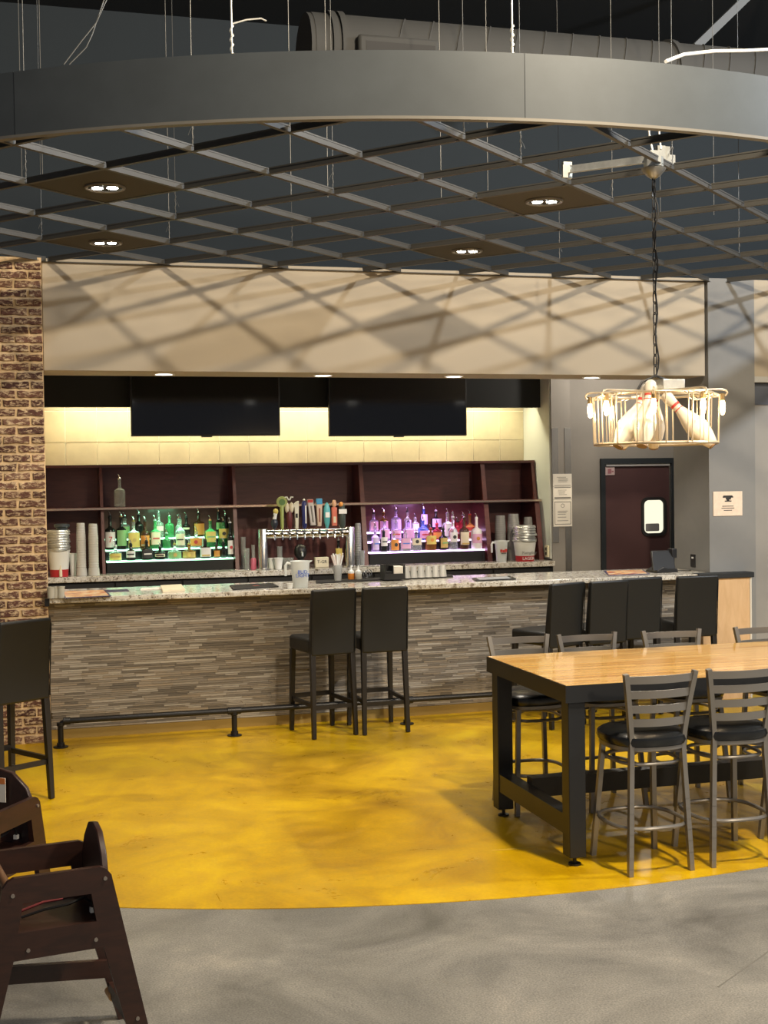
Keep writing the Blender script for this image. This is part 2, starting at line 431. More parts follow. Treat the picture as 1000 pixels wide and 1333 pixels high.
# swing door
dr = thing('door_1', 'maroon swing door with a small rounded window', 'door', (6.15, DY, 0)); dr['kind'] = 'structure'
g = MB().box((-.425, -.03, 0), (-.375, .05, 2.115)).box((.378, -.03, 0), (.415, .05, 2.115)).box((-.375, -.03, 2.06), (.378, .05, 2.115))
g.build('door_frame', P('blue_black_frame', (.018, .023, .028), .5), dr)
wx0, wx1 = at_y(838, 651, DY).x-6.15, at_y(864, 651, DY).x-6.15; wz0, wz1 = at_y(850, 694, DY).z, at_y(850, 651, DY).z
mb = MB()
def rrect(x0, x1, z0, z1, r, n=5):
    o = []
    for cx, cz, a in ((x1-r, z0+r, -90), (x1-r, z1-r, 0), (x0+r, z1-r, 90), (x0+r, z0+r, 180)):
        for k in range(n+1):
            t = math.radians(a+90*k/n); o.append((cx+r*math.cos(t), cz+r*math.sin(t)))
    return o
def frame_prism(mb, outer, inner, y0, y1):     # ring between two loops with equal count
    n = len(outer); vs = [(x, y, z) for y in (y0, y1) for lp in (outer, inner) for x, z in lp]
    fs = []
    for i in range(n):
        j = (i+1) % n
        fs += [(i, j, n+j, n+i), (2*n+i, 3*n+i, 3*n+j, 2*n+j), (i, 2*n+i, 2*n+j, j), (n+i, n+j, 3*n+j, 3*n+i)]
    return mb.add(vs, fs)
inner = rrect(wx0, wx1, wz0, wz1, .05)
def outer_of(inner, x0, x1, z0, z1):
    cx = sum(p[0] for p in inner)/len(inner); cz = sum(p[1] for p in inner)/len(inner); o = []
    for x, z in inner:
        dx, dz = x-cx, z-cz
        t = min([(x1-cx)/dx if dx > 1e-9 else 9e9, (x0-cx)/dx if dx < -1e-9 else 9e9, (z1-cz)/dz if dz > 1e-9 else 9e9, (z0-cz)/dz if dz < -1e-9 else 9e9])
        o.append((cx+dx*t, cz+dz*t))
    return o
leaf = MB()
for a, b2 in (((-.373, 0, .012), (wx0+.0, .035, 2.055)), ((wx1, 0, .012), (.376, .035, 2.055)), ((wx0, 0, .012), (wx1, .035, wz0)), ((wx0, 0, wz1), (wx1, .035, 2.055))):
    leaf.box(a, b2)
lf = leaf.build('door_leaf', DOORM, dr)
gk = frame_prism(MB(), rrect(wx0-.03, wx1+.03, wz0-.03, wz1+.03, .07), inner, -.014, .02).build('window_gasket', RUBBER, lf)
MB().prism(rrect(wx0, wx1, wz0, wz1, .05), .012, .016).build('window_pane', E_WIN, lf, label='lit kitchen seen through the pane')
MB().prism(rrect(wx0+.025, wx1-.05, wz0+.02, wz0+.10, .012), .004, .010).build('kitchen_view', P('grey_shape', (.25, .25, .26), .6), lf)
MB().box((-.36, -.02, 2.035), (.36, -.001, 2.056)).build('head_strip', P('bright_strip', (.8, .8, .8), .3, metal=.6), dr)
MB().box((.356, -.012, .02), (.376, -.001, 2.03)).build('edge_strip', STEEL, lf)
pl = MB().box((-.365, -.008, 1.945), (-.262, -.001, 2.03)).build('door_plate', P('pink_plate', (.50, .38, .38), .5), lf)
MB().box((-.34, -.010, 1.96), (-.30, -.008, 2.01)).box((-.295, -.010, 1.975), (-.275, -.008, 1.99)).build('plate_print', P('plate_ink', (.3, .12, .14), .6), pl)

# ------------------------------------------------------------------ hung ceiling grid
gr = bpy.data.objects.new('ceiling_grid', None); COL.objects.link(gr)
tag(gr, 'charcoal open ceiling grid of diagonal metal tees above the bar', 'ceiling grid', kind='structure'); gr.location = (0, 0, CEIL)
GA = .7213; GS = .6096; G0 = Vector((.462, 7.047)); ga = Vector((math.cos(GA), math.sin(GA))); gb = Vector((-math.sin(GA), math.cos(GA)))
RC, RR = Vector((2.742, 10.566)), 4.918
def node(i, j): return G0+GS*(i*ga-j*gb)
def inside(p): return (p-RC).length < RR-.01 and p.y < SY-.012 and not (p.y > BY-.03 and p.x < BX1+.02)
def clip(p, q, n=240):
    ins = [k for k in range(n+1) if inside(p.lerp(q, k/n))]
    if len(ins) < 2: return None
    return p.lerp(q, ins[0]/n), p.lerp(q, ins[-1]/n)
def tee(L, h=.038):
    return MB().box((0, -.012, 0), (L, .012, .0025)).box((0, -.0012, .0025), (L, .0012, h)).box((0, -.0035, h-.008), (L, .0035, h)).mesh('tee', TEE)
short = tee(GS-.026)
for j in range(-14, 15):
    c2 = clip(node(-14, j), node(22, j), 3000)
    if c2 and (c2[1]-c2[0]).length > .15:
        link('main_tee', tee((c2[1]-c2[0]).length), gr, (c2[0].x, c2[0].y, 0), (0, 0, GA))
for i in range(-14, 22):
    for j in range(-14, 15):
        a, b2 = node(i, j), node(i, j+1); d = (b2-a).normalized()
        a = a+d*.013; b2 = b2-d*.013
        ang = math.atan2(d.y, d.x)
        if inside(a) and inside(b2): link('cross_tee', short, gr, (a.x, a.y, 0), (0, 0, ang))
        else:
            c2 = clip(a, b2)
            if c2 and (c2[1]-c2[0]).length > .05: link('cross_tee', tee((c2[1]-c2[0]).length), gr, (c2[0].x, c2[0].y, 0), (0, 0, ang))
MB().box((BX1, SY-.026, -.002), (SX1, SY-.001, .004)).build('wall_angle', TEE, gr)
# solid panels with twin downlights
pm = MB().box((-.295, -.295, .003), (.295, .295, .018)).mesh('ceiling_panel', PANEL)
LIGHT_CELLS = [(0, -1, 'twin recessed downlight in the ceiling panel next to the ring, nearer the brick pier'),
               (2, -3, 'twin recessed downlight in the ceiling panel closest to the brick pier top'),
               (3, 2, 'twin recessed downlight in the ceiling panel beside the galvanised hanger bar'),
               (5, 0, 'twin recessed downlight in the ceiling panel above the middle of the beige soffit')]
dl = None
for k, (i, j, lab) in enumerate(LIGHT_CELLS):
    c = (node(i, j)+node(i+1, j+1))/2
    link('ceiling_panel', pm, gr, (c.x, c.y, 0), (0, 0, GA))
    if dl is None:
        dl = thing('recessed_downlight', lab, 'downlight', group='twin downlights in the grid')
        MB().tube([(.105*math.cos(t*PI/12), .105*math.sin(t*PI/12), 0) for t in range(24)], .010, 8, True).build('trim_ring', P('bronze_trim', (.16, .14, .11), .4, metal=.5), dl, smooth=True)
        MB().lathe([(.098, .002), (.098, .004)], 24).build('baffle', BLACKM, dl)
        for s in (-1, 1):
            h = MB().lathe([(.036, -.004), (.036, .001)], 16, (s*.042, 0, 0)).build('lamp_head', CHROME, dl)
            MB().lathe([(.030, -.006), (.030, -.004)], 16, (s*.042, 0, 0)).build('lens', E_LED, h)
    place(dl, k, (c.x, c.y, CEIL-.001), -YAW, lab)
    lamp('downlight_glow', 'SPOT', (c.x, c.y, CEIL-.03), 55, (1, .9, .74), .04, (c.x, c.y, 0), 95, .8)
# hanger wires
def wire_mesh(L, r=.0017, tw=.16, rt=.004):
    b = MB().tube([(0, 0, 0), (0, 0, L)], r, 5)
    b.tube([(rt*math.cos(k*.9)*1.2, rt*math.sin(k*.9)*1.2, .02+tw*k/24) for k in range(25)], r*.9, 5)
    b.tube([(0, 0, .02+tw*.5), (.012, .008, .02+tw*.35), (.02, .012, .02+tw*.2)], r*.8, 4)
    return b.mesh('hanger_wire', WIRE)
wm = wire_mesh(2.95)
for i, j in ((0, -1), (2, -3), (0, 1), (2, 1), (4, -1), (2, 3), (4, 1), (5, 1), (4, 3), (6, 2), (2, -1), (6, 4), (8, 3), (3, 4), (7, 1), (1, 3), (3, -2)):
    p = node(i, j)
    if inside(p) and not (p.x > 1.6 and 8.05 < p.y < 8.75): link('hanger_wire', wm, gr, (p.x+.004, p.y, .03), (0, 0, random.uniform(0, 6)))

# curved fascia ring around the grid
tr = MB()
def arc(r, a0, a1, n): return [(RC.x+r*math.cos(a0+(a1-a0)*k/n), RC.y+r*math.sin(a0+(a1-a0)*k/n)) for k in range(n+1)]
def arc_band(r0, r1, a0, a1, z0, z1, n):
    A, B = arc(r0, a0, a1, n), arc(r1, a0, a1, n); b = MB()
    vs = [(x, y, z) for z in (z0, z1) for L in (A, B) for x, y in L]; N = n+1; fs = []
    for i in range(n):
        fs += [(i, i+1, N+i+1, N+i), (2*N+i, 3*N+i, 3*N+i+1, 2*N+i+1), (i, 2*N+i, 2*N+i+1, i+1), (N+i, N+i+1, 3*N+i+1, 3*N+i)]
    fs += [(0, N, 3*N, 2*N), (n, 2*N+n, 3*N+n, N+n)]
    return b.add(vs, fs)
RZ1 = 3.905
ti = arc_band(RR-.03, RR+.012, PI+.02, 2*PI-.02, CEIL-.008, CEIL+.006, 120).build('trim_1', P('ring_lip', (.16, .15, .13), .5, metal=.3))
tag(ti, 'curved charcoal fascia ring edging the ceiling grid', 'fascia', kind='structure')
ps = at_y(684, 110, 5.66); aseam = math.atan2(ps.y-RC.y, ps.x-RC.x) % (2*PI)
step = 2.44/RR
for k in range(-4, 5):
    a0 = aseam+k*step; a1 = a0+step-.0006
    a0, a1 = max(a0, PI+.02), min(a1, 2*PI-.02)
    if a1-a0 > .02: arc_band(RR-.006, RR+.006+.0008*(k % 2), a0, a1, CEIL+.006, RZ1, max(4, int((a1-a0)*40))).build('fascia_panel', RINGM, ti, smooth=True)
# ring hangers
LW = P('bright_hanger', (.70, .70, .66), .4, metal=.4)
for X in (300, 666):
    for k in range(2000):
        t = PI+.02+(PI-.04)*k/2000; q = Vector((RC.x+RR*math.cos(t), RC.y+RR*math.sin(t), RZ1)); d = q-EYEP
        xx = 500+FPX*d.dot(RGT)/d.dot(FWD)
        if xx >= X: break
    h = MB().tube([(q.x, q.y, RZ1-.02), (q.x, q.y, 6.6)], .0042, 6)
    h.tube([(q.x+.008*math.cos(i*.8), q.y+.008*math.sin(i*.8), RZ1+.0+.13*i/24) for i in range(25)], .0035, 5)
    if X == 300: h.tube([(q.x, q.y, RZ1+.135), (q.x+.07, q.y, RZ1+.16), (q.x+.14, q.y+.01, RZ1+.175), (q.x+.165, q.y+.01, RZ1+.165)], .0035, 5)
    h.build('ring_hanger', LW, ti, smooth=True)
for X in (25, 52, 376, 424, 572, 633, 858, 928):
    q = at_y(X, 60, 7.7)
    MB().tube([(q.x, q.y, CEIL+.05), (q.x, q.y, 6.6)], .0020, 5).build('hanger_wire', WIRE, dk)

# ------------------------------------------------------------------ the bar
bar = thing('bar_counter_base', 'long bar front clad in thin grey brown stone strips', 'bar', (0, 0, 0))
B0, B1, BF = BX1, 5.72, 10.13
MB().box((B0, BF, 0), (5.725, BF+.16, 1.045)).build('bar_core', TOEK, bar)
MB().box((B0, BF-.008, .002), (5.66, BF, .075)).build('toe_strip', P('yellowed_toe', (.30, .20, .05), .5), bar)
mb = MB(); rr = random.Random(3)
PAL = [(.30, .27, .23), (.22, .195, .165), (.15, .132, .112), (.36, .33, .285), (.26, .225, .18), (.10, .088, .076), (.40, .375, .33), (.19, .165, .135), (.29, .24, .18)]
z = .078
while z < 1.04:
    h = rr.choice((.0105, .0145, .0145, .0195)); x = B0+.002-rr.uniform(0, .2)
    while x < 5.70:
        L = rr.choice((.10, .15, .20, .20, .28))
        a, b2 = max(x, B0+.002), min(x+L-.0015, 5.70)
        c0 = rr.choice(PAL); s = rr.uniform(.9, 1.1); c0 = tuple(.74*k+.26*q for k, q in zip(c0, (.25, .222, .185)))
        if b2-a > .01: mb.box((a, BF-rr.uniform(.006, .011), z), (b2, BF, min(z+h-.0021, 1.044)), tuple(k*s for k in c0))
        x += L
    z += h
mb.build('strip_cladding', STRIP, bar, kind='stuff', label='thin stacked stone strips in greys and browns')
ew = thing('bar_end_cabinet', 'pale maple end cabinet of the bar in front of the grey pillar', 'cabinet', (5.835, 10.0, .003))
MB().box((-.235, -.05, 0), (.215, .06, 1.042)).build('body', MAPLE, ew)
MB().box((.215, -.055, 0), (.232, .06, 1.042)).build('edge_strip', P('pale_edge', (.62, .58, .5), .4), ew)
CT = 1.09
ct = MB().add([(x, y, z) for z in (1.048, CT) for x, y in ((B0+.002, 9.95), (5.553, 9.95), (5.553, 10.075), (5.725, 10.075), (5.725, 10.75), (B0+.002, 10.75))], [(5,4,3,2,1,0), (6,7,8,9,10,11)]+[(i, (i+1) % 6, (i+1) % 6+6, i+6) for i in range(6)]).build('granite_counter', GRANITE, bevel=.006); tag(ct, 'speckled grey granite bar top above the stone strip front', 'countertop')
ct2 = MB().box((5.556, 9.93, 1.048), (6.085, 10.064, CT+.002)).build('black_counter_cap', BLACKP, bevel=.004); tag(ct2, 'black cap over the maple end of the bar', 'countertop')
MB().box((B0-.03, 9.955, 1.03), (B0+.001, 9.99, CT-.004)).build('corner_bracket', BLACKM, bar)
# foot rail
rl = thing('foot_rail', 'black pipe foot rail along the base of the bar', 'foot rail', (0, 9.80, 0))
ZR = .195; RX0 = .245
MB().tube([(RX0, 0, .03), (RX0, 0, ZR-.04), (RX0+.012, 0, ZR-.012), (RX0+.04, 0, ZR), (5.50, 0, ZR)], .021, 12).build('rail_pipe', BLACKM, rl, smooth=True)
for x in (RX0, 1.53, 2.90, 4.33, 5.28):
    p = MB().lathe([(.055, 0), (.055, .008), (.030, .010), (.028, .035), (.021, .037), (.021, ZR-.04), (.028, ZR-.035), (.028, ZR-.01)], 16, (x, 0, .003)).build('rail_post', BLACKM, rl, smooth=True)
    if x > 1: MB().tube([(x-.05, 0, ZR), (x+.05, 0, ZR)], .028, 12).build('tee_fitting', BLACKM, p, smooth=True)
MB().tube([(RX0+.02, 0, ZR), (RX0+.07, 0, ZR)], .027, 12).build('elbow_fitting', BLACKM, rl, smooth=True)

# ------------------------------------------------------------------ back bar
BC = 1.105
bb = thing('back_bar_cabinet', 'black under-counter back bar cabinets', 'cabinet', (0, 0, 0))
MB().box((BX1+.005, 11.95, .1), (AX-.005, 12.68, BC-.052)).build('body', BLACKM, bb)
MB().box((BX1+.005, 12.0, 0), (AX-.005, 12.6, .1)).build('plinth', BLACKP, bb)
xd = BX1+.02
while xd < AX-.5:
    d = MB().box((xd, 11.93, .12), (xd+.585, 11.949, BC-.07)).build('cabinet_door', TVCASE, bb)
    MB().bar((xd+.05, 11.915, .95), (xd+.2, 11.915, .95), .012).bar((xd+.055, 11.93, .95), (xd+.055, 11.915, .95), .01).bar((xd+.195, 11.93, .95), (xd+.195, 11.915, .95), .01).build('handle', STEEL, d)
    xd += .605
bct = MB().box((BX1+.003, 11.9, BC-.052), (AX-.003, 12.70, BC)).build('granite_back_counter', GRANITE, bevel=.005); tag(bct, 'speckled granite back bar counter under the mahogany shelves', 'countertop')
sh = thing('back_bar_shelving', 'dark mahogany back bar shelving with open bays', 'shelving', (0, 0, BC))
ZM, ZT = 1.712-BC, 2.108-BC
XL, XR = BX1+.012, AX-.012
def slant(x0, x1, ya, yb, z0, z1, name, yback=12.66, mat=MAHOG):   # upright board, front edge leaning back from ya to yb
    vs = [(x0, ya, z0), (x1, ya, z0), (x1, yback, z0), (x0, yback, z0), (x0, yb, z1), (x1, yb, z1), (x1, yback, z1), (x0, yback, z1)]
    return MB().add(vs, [(0,3,2,1),(4,5,6,7),(0,1,5,4),(1,2,6,5),(2,3,7,6),(3,0,4,7)]).build(name, mat, sh)
MB().box((XL, 12.66, 0), (XR, 12.69, ZT-.02)).build('back_panel', MAHOG, sh)
MB().box((XL, 12.38, ZT-.025), (XR, 12.70, ZT)).build('top_board', MAHOG, sh)
MB().box((XL, 12.22, ZM-.024), (XR, 12.66, ZM)).build('shelf', MAHOG, sh)
MB().box((XL, 12.214, ZM-.020), (XR, 12.22, ZM-.002)).build('shelf_rail', P('bronze_rail', (.55, .42, .33), .25, metal=1), sh)
for a, b2 in ((XL, XL+.022), (.708, .735), (1.937, 1.972), (3.19, 3.235), (4.465, 4.512), (XR-.05, XR)):
    slant(a, b2, 12.16, 12.27, 0, ZM-.024, 'divider')
    slant(a+.015 if a > 1 else a, b2+.01 if a > 1 and b2 < 5 else b2, 12.32, 12.40, ZM, ZT-.025, 'divider')
# lit bottle steps
def steps(name, label, x0, x1, em, col, z):
    t = thing(name, label, 'bottle display', ((x0+x1)/2, 0, BC)); w2 = (x1-x0)/2
    for k in range(3):
        y0 = 12.22+.11*k; zt = z[k]-BC
        MB().box((-w2, y0, 0 if k == 0 else zt-.1), (w2, 12.575 if k == 2 else y0+.125, zt-.012)).build('riser', BLACKM, t)
        MB().box((-w2, y0-.006, zt-.012), (w2, 12.575 if k == 2 else y0+.108, zt)).build('lit_step', em, t)
    return t
ZG = [1.214, 1.312, 1.408]; ZP = [1.224, 1.321, 1.409]
steps('bottle_steps', 'three tier bottle display glowing green', .752, 1.925, E_GREEN, None, ZG)
steps('bottle_steps', 'three tier bottle display glowing purple', 3.262, 4.452, E_PURP, None, ZP)
for x, c in ((1.34, (.35, 1, .55)), (3.86, (.8, .4, 1))):
    lamp('step_glow', 'AREA', (x, 12.33, 1.675), 2.2, c, .25, (x, 12.45, 1.2))
# cove strip behind the bulkhead
cv = MB().box((BX1+.05, 12.40, BUZ+.10), (AX-.25, 12.43, BUZ+.12)).build('cove_light_strip', E_COVE); tag(cv, 'warm cove light strip hidden behind the black bulkhead', 'light strip')
d = bpy.data.lights.new('cove_glow', 'AREA'); d.shape = 'RECTANGLE'; d.size = 4.6; d.size_y = .04; d.energy = 30; d.color = (1, .92, .60)
o = bpy.data.objects.new('cove_glow', d); COL.objects.link(o); o.location = (2.62, 12.42, BUZ+.09); o.rotation_euler = (math.radians(14), 0, 0)

# screens
for k, (x0, x1, lab) in enumerate(((171, 365, 'wide black screen hung nearest the brick pier'), (429, 608, 'wide black screen hung nearest the pale side lining'))):
    a, b2 = at_y(x0, 568, 12.05), at_y(x1, 567, 12.05); wd2 = (b2.x-a.x)/2; hh = wd2*2*.575
    t = thing('television', lab, 'television', ((a.x+b2.x)/2, 12.05, a.z), 0, 'screens above the bar')
    MB().box((-wd2, 0, 0), (wd2, .05, hh)).build('housing', TVCASE, t, bevel=.004)
    MB().box((-wd2+.012, -.003, .016), (wd2-.012, .001, hh-.012)).build('screen', TVSCR, t)
    MB().box((-.05, .005, -.012), (.05, .03, 0)).build('sensor_bump', TVCASE, t)
    MB().box((-.2, .05, .2), (.2, .185, .5)).build('wall_bracket', BLACKM, t)

# corner guards, papers, switch, socket
for k, (a, b2, z0, lab) in enumerate(((5.089, 5.157, .0, 'steel corner guard on the partition end, bar side'), (5.226, 5.293, .0, 'steel corner guard on the partition end, door side'))):
    g = MB().box((a, 11.994, 1.28 if k == 0 else z0), (b2, 11.999, 2.42)).build('corner_guard', STEEL); tag(g, lab, 'corner guard', 'steel corner guards')
def sheet(name, label, cat, x0, x1, z0, z1, y, mat=PAPER, group=None):
    t = thing(name, label, cat, ((x0+x1)/2, y, z0), 0, group)
    MB().box((-(x1-x0)/2, -.002, 0), ((x1-x0)/2, 0, z1-z0)).build('paper', mat, t); return t
a, b2 = at_y(720, 617, 11.99), at_y(745, 685, 11.99)
W = b2.x-a.x; HT = a.z-b2.z; lines = random.Random(5)
for k, (f0, f1, lab) in enumerate(((.76, 1.0, 'topmost licence sheet on the partition end'), (.515, .755, 'licence sheet in the middle of the partition end'), (0, .51, 'framed certificate sheet, lowest on the partition end'))):
    t = sheet('licence_sheet', lab, 'paper', a.x, b2.x, b2.z+HT*f0, b2.z+HT*f1, 11.990, PAPER, 'licence papers'); hh = HT*(f1-f0)
    mb = MB()
    if k == 2:
        fr = .012
        for x0, x1, z0, z1 in ((-W/2+fr, W/2-fr, .02, .026), (-W/2+fr, W/2-fr, hh-.026, hh-.02), (-W/2+fr, -W/2+fr+.006, .02, hh-.02), (W/2-fr-.006, W/2-fr, .02, hh-.02)): mb.box((x0, -.003, z0), (x1, -.002, z1))
        mb.tube([(.018*math.cos(i*PI/8), -.003, hh-.06+.018*math.sin(i*PI/8)) for i in range(16)], .002, 4, True)
        for z in (.12, .09, .135, .055, .15): mb.box((-.055 if z != .055 else -.06, -.003, z), (.03+lines.uniform(0, .03), -.002, z+.005))
    else:
        mb.box((-W/2+.012, -.003, .008), (W/2-.012, -.002, .014 if k == 0 else .022))
        for z in (.045, .06, .075, .09):
            if z < hh-.02: mb.box((-.06+lines.uniform(0, .02), -.003, z), (.02+lines.uniform(0, .04), -.002, z+.004))
        if k == 1: mb.box((-W/2+.012, -.003, hh-.012), (W/2-.012, -.002, hh-.004))
    mb.build('print', INK, t)
a, b2 = at_y(929, 640, 10.06), at_y(967, 671, 10.06); W = b2.x-a.x; HT = a.z-b2.z
t = sheet('notice_sheet', 'cream notice with a dark crest on the grey pillar', 'notice', a.x, b2.x, b2.z, a.z, 10.066, PAPER2)
mb = MB(); zc = HT*.72
for x0, x1, z0, z1 in ((-.045, .045, .014, .024), (-.05, -.02, .004, .016), (.02, .052, .004, .016), (-.02, .03, -.012, .014), (-.03, .035, -.030, -.020), (-.012, .014, -.022, -.006)): mb.box((x0, -.003, zc+z0), (x1, -.002, zc+z1))
for q, L in ((.38, .11), (.30, .125), (.21, .08)): mb.box((-L/2, -.003, HT*q), (L/2, -.002, HT*q+.006))
mb.build('print', DINK, t)
a, b2 = at_x(899, 722, 5.733), at_x(906, 738, 5.733)
t = thing('wall_switch', 'black wall plate on the grey pillar side above the counter', 'wall plate', (5.735, (a.y+b2.y)/2, 1.12))
MB().box((-.006, -.042, 0), (0, .042, .112)).build('plate', TVCASE, t, bevel=.002); MB().box((-.010, -.016, .075), (-.006, .016, .09)).build('rocker', PLASTW, t)
t = thing('wall_socket', 'small ivory socket plate on the pale side lining', 'socket', (AX, 12.09, 1.135))
MB().box((-.02, -.04, 0), (0, .04, .115)).build('plate', P('ivory', (.72, .66, .46), .5), t, bevel=.003); MB().box((-.023, -.015, .02), (-.02, .015, .05)).box((-.023, -.015, .065), (-.02, .015, .095)).build('outlet', DINK, t)
# soffit downlights
dl2 = None
for k, (x, lab) in enumerate(((1.10, 'slim soffit downlight nearest the brick pier'), (2.38, 'slim soffit downlight above the clear pitcher'), (3.50, 'slim soffit downlight above the row of small cups'), (4.75, 'slim soffit downlight above the framed tray'))):
    if dl2 is None:
        dl2 = thing('soffit_downlight', lab, 'downlight', group='downlights under the soffit')
        MB().tube([(.075*math.cos(t*PI/10), .075*math.sin(t*PI/10), 0) for t in range(20)], .008, 6, True).build('trim_ring', PLASTW, dl2, smooth=True)
        MB().lathe([(.066, -.002), (.066, .001)], 20).build('lens', emis('soffit_led', (1, .95, .85), 9), dl2)
    place(dl2, k, (x, 10.31, 2.789), 0, lab)
    lamp('soffit_glow', 'SPOT', (x, 10.31, 2.76), 42, (1, .90, .74), .05, (x, 10.31, 0), 110, .9)

# ------------------------------------------------------------------ bar stools (upholstered, dark legs)
def make_stool():
    t = thing('bar_stool', 'x', 'bar stool', group='upholstered bar stools')
    w, d = .185, .215
    s = MB().box((-w, -d+.03, .635), (w, d, .745)).build('seat', LEATHER, t, bevel=.022, seg=3)
    mb = MB(); n = 8                           # back: gently leaning slab
    prof = []
    for k in range(n+1):
        f = k/n; z = .62+.50*f; y = -d-.012*f-.045*f*f*.6
        prof.append((y, z))
    vs = []
    for y, z in prof:
        th = .068-.022*(z-.62)/.5
        for x, yy in ((-w+.004, y), (w-.004, y), (w-.004, y+th), (-w+.004, y+th)): vs.append((x, yy, z))
    fs = [(3, 2, 1, 0), tuple(4*n+i for i in range(4))]
    for k in range(n):
        for i in range(4): fs.append((4*k+i, 4*k+(i+1) % 4, 4*k+4+(i+1) % 4, 4*k+4+i))
    bk = mb.add(vs, fs).build('backrest', LEATHER, t, bevel=.014, seg=3)
    for sx in (-1, 1): MB().tube([(sx*(w-.006), -d+.0, .64), (sx*(w-.006), -d-.03, 1.09)], .004, 5).build('piping', LEATHER, bk)
    for sx in (-1, 1):
        for sy in (-1, 1):
            MB().bar((sx*(w-.022), sy*(d-.025), .64), (sx*(w-.012), sy*(d-.005)-(.01 if sy < 0 else 0), .003), .040, .040, .78).build('leg', P('espresso_leg', (.012, .010, .009), .4), t, bevel=.003)
    L = MATS['espresso_leg']
    MB().bar((-w+.02, d-.018, .27), (w-.02, d-.018, .27), .022, .034).build('stretcher', L, t)
    MB().bar((-w+.02, -d+.018, .23), (w-.02, -d+.018, .23), .022, .03).build('stretcher', L, t)
    for sx in (-1, 1): MB().bar((sx*(w-.02), -d+.02, .25), (sx*(w-.02), d-.02, .25), .020, .03).build('stretcher', L, t)
    return t
st = make_stool()
def stool_at(i, bl, br, lab):       # back-left and back-right corner on the floor
    bl, br = Vector(bl), Vector(br); a = math.atan2(br.y-bl.y, br.x-bl.x)
    mid = (bl+br)/2; n = Vector((-math.sin(a), math.cos(a)))
    c = mid+n*.205
    place(st, i, (c.x, c.y, .003), a, lab)
stool_at(0, (2.075, 9.46), (2.40, 9.525), 'black upholstered bar stool beside the clear pitcher, turned slightly, left of a pair')
stool_at(1, (2.472, 9.49), (2.81, 9.50), 'black upholstered bar stool in front of the sauce bottles, right of a pair')
stool_at(2, (3.86, 9.20), (4.20, 9.335), 'black upholstered bar stool at the open end of the tight row of three')
stool_at(3, (4.235, 9.28), (4.575, 9.35), 'black upholstered bar stool in the middle of the tight row of three')
stool_at(4, (4.61, 9.47), (4.96, 9.515), 'black upholstered bar stool at the terminal end of the tight row of three')
stool_at(5, (5.075, 9.46), (5.44, 9.45), 'black upholstered bar stool standing alone in front of the maple panel')
stool_at(6, (-.16, 8.04), (.14, 8.235), 'black upholstered bar stool standing by the brick pier behind the high chairs')
stool_at(7, (-.52, 9.30), (-.16, 9.36), 'black upholstered bar stool set against the brick pier face')

# ------------------------------------------------------------------ tall table made from lane boards
TX0, TX1, TY0, TY1, TZ = 2.565, 5.0, 5.905, 7.035, .914
tb = thing('tall_table', 'tall communal table with golden laminated board top and black steel frame', 'table', ((TX0+TX1)/2, (TY0+TY1)/2, .003))
hx, hy = (TX1-TX0)/2, (TY1-TY0)/2; TZ -= .003
MB().box((-hx+.004, -hy+.004, TZ-.03), (hx-.004, hy-.004, TZ)).build('table_top', LANE, tb)
e = MB()
for a, b2 in (((-hx, -hy, TZ-.088), (hx, -hy+.004, TZ-.002)), ((-hx, hy-.004, TZ-.088), (hx, hy, TZ-.002)), ((-hx, -hy+.004, TZ-.088), (-hx+.004, hy-.004, TZ-.002)), ((hx-.004, -hy+.004, TZ-.088), (hx, hy-.004, TZ-.002))): e.box(a, b2)
e.build('edge_band', TABLEM, tb)
MB().box((-hx+.05, -hy+.05, TZ-.086), (hx-.05, hy-.05, TZ-.031)).build('under_frame', TABLEM, tb)
for sx in (-1, 1):
    for sy in (-1, 1):
        x, y = sx*(hx-.065), sy*(hy-.075 if sy > 0 else hy-.06)
        lg = MB().box((x-.045, y-.045, .045), (x+.045, y+.045, TZ-.086)).build('leg', TABLEM, tb, bevel=.004)
        MB().lathe([(.032, 0), (.032, .010), (.010, .014), (.010, .046)], 12, (x, y, 0)).build('levelling_foot', BLACKM, lg)
    x = sx*(hx-.065)
    MB().box((x-.04, -hy+.1, .15), (x+.04, hy-.12, .25)).build('end_stretcher', TABLEM, tb)
MB().box((-hx+.1, .13, .185), (hx-.1, .21, .29)).build('long_stretcher', TABLEM, tb)

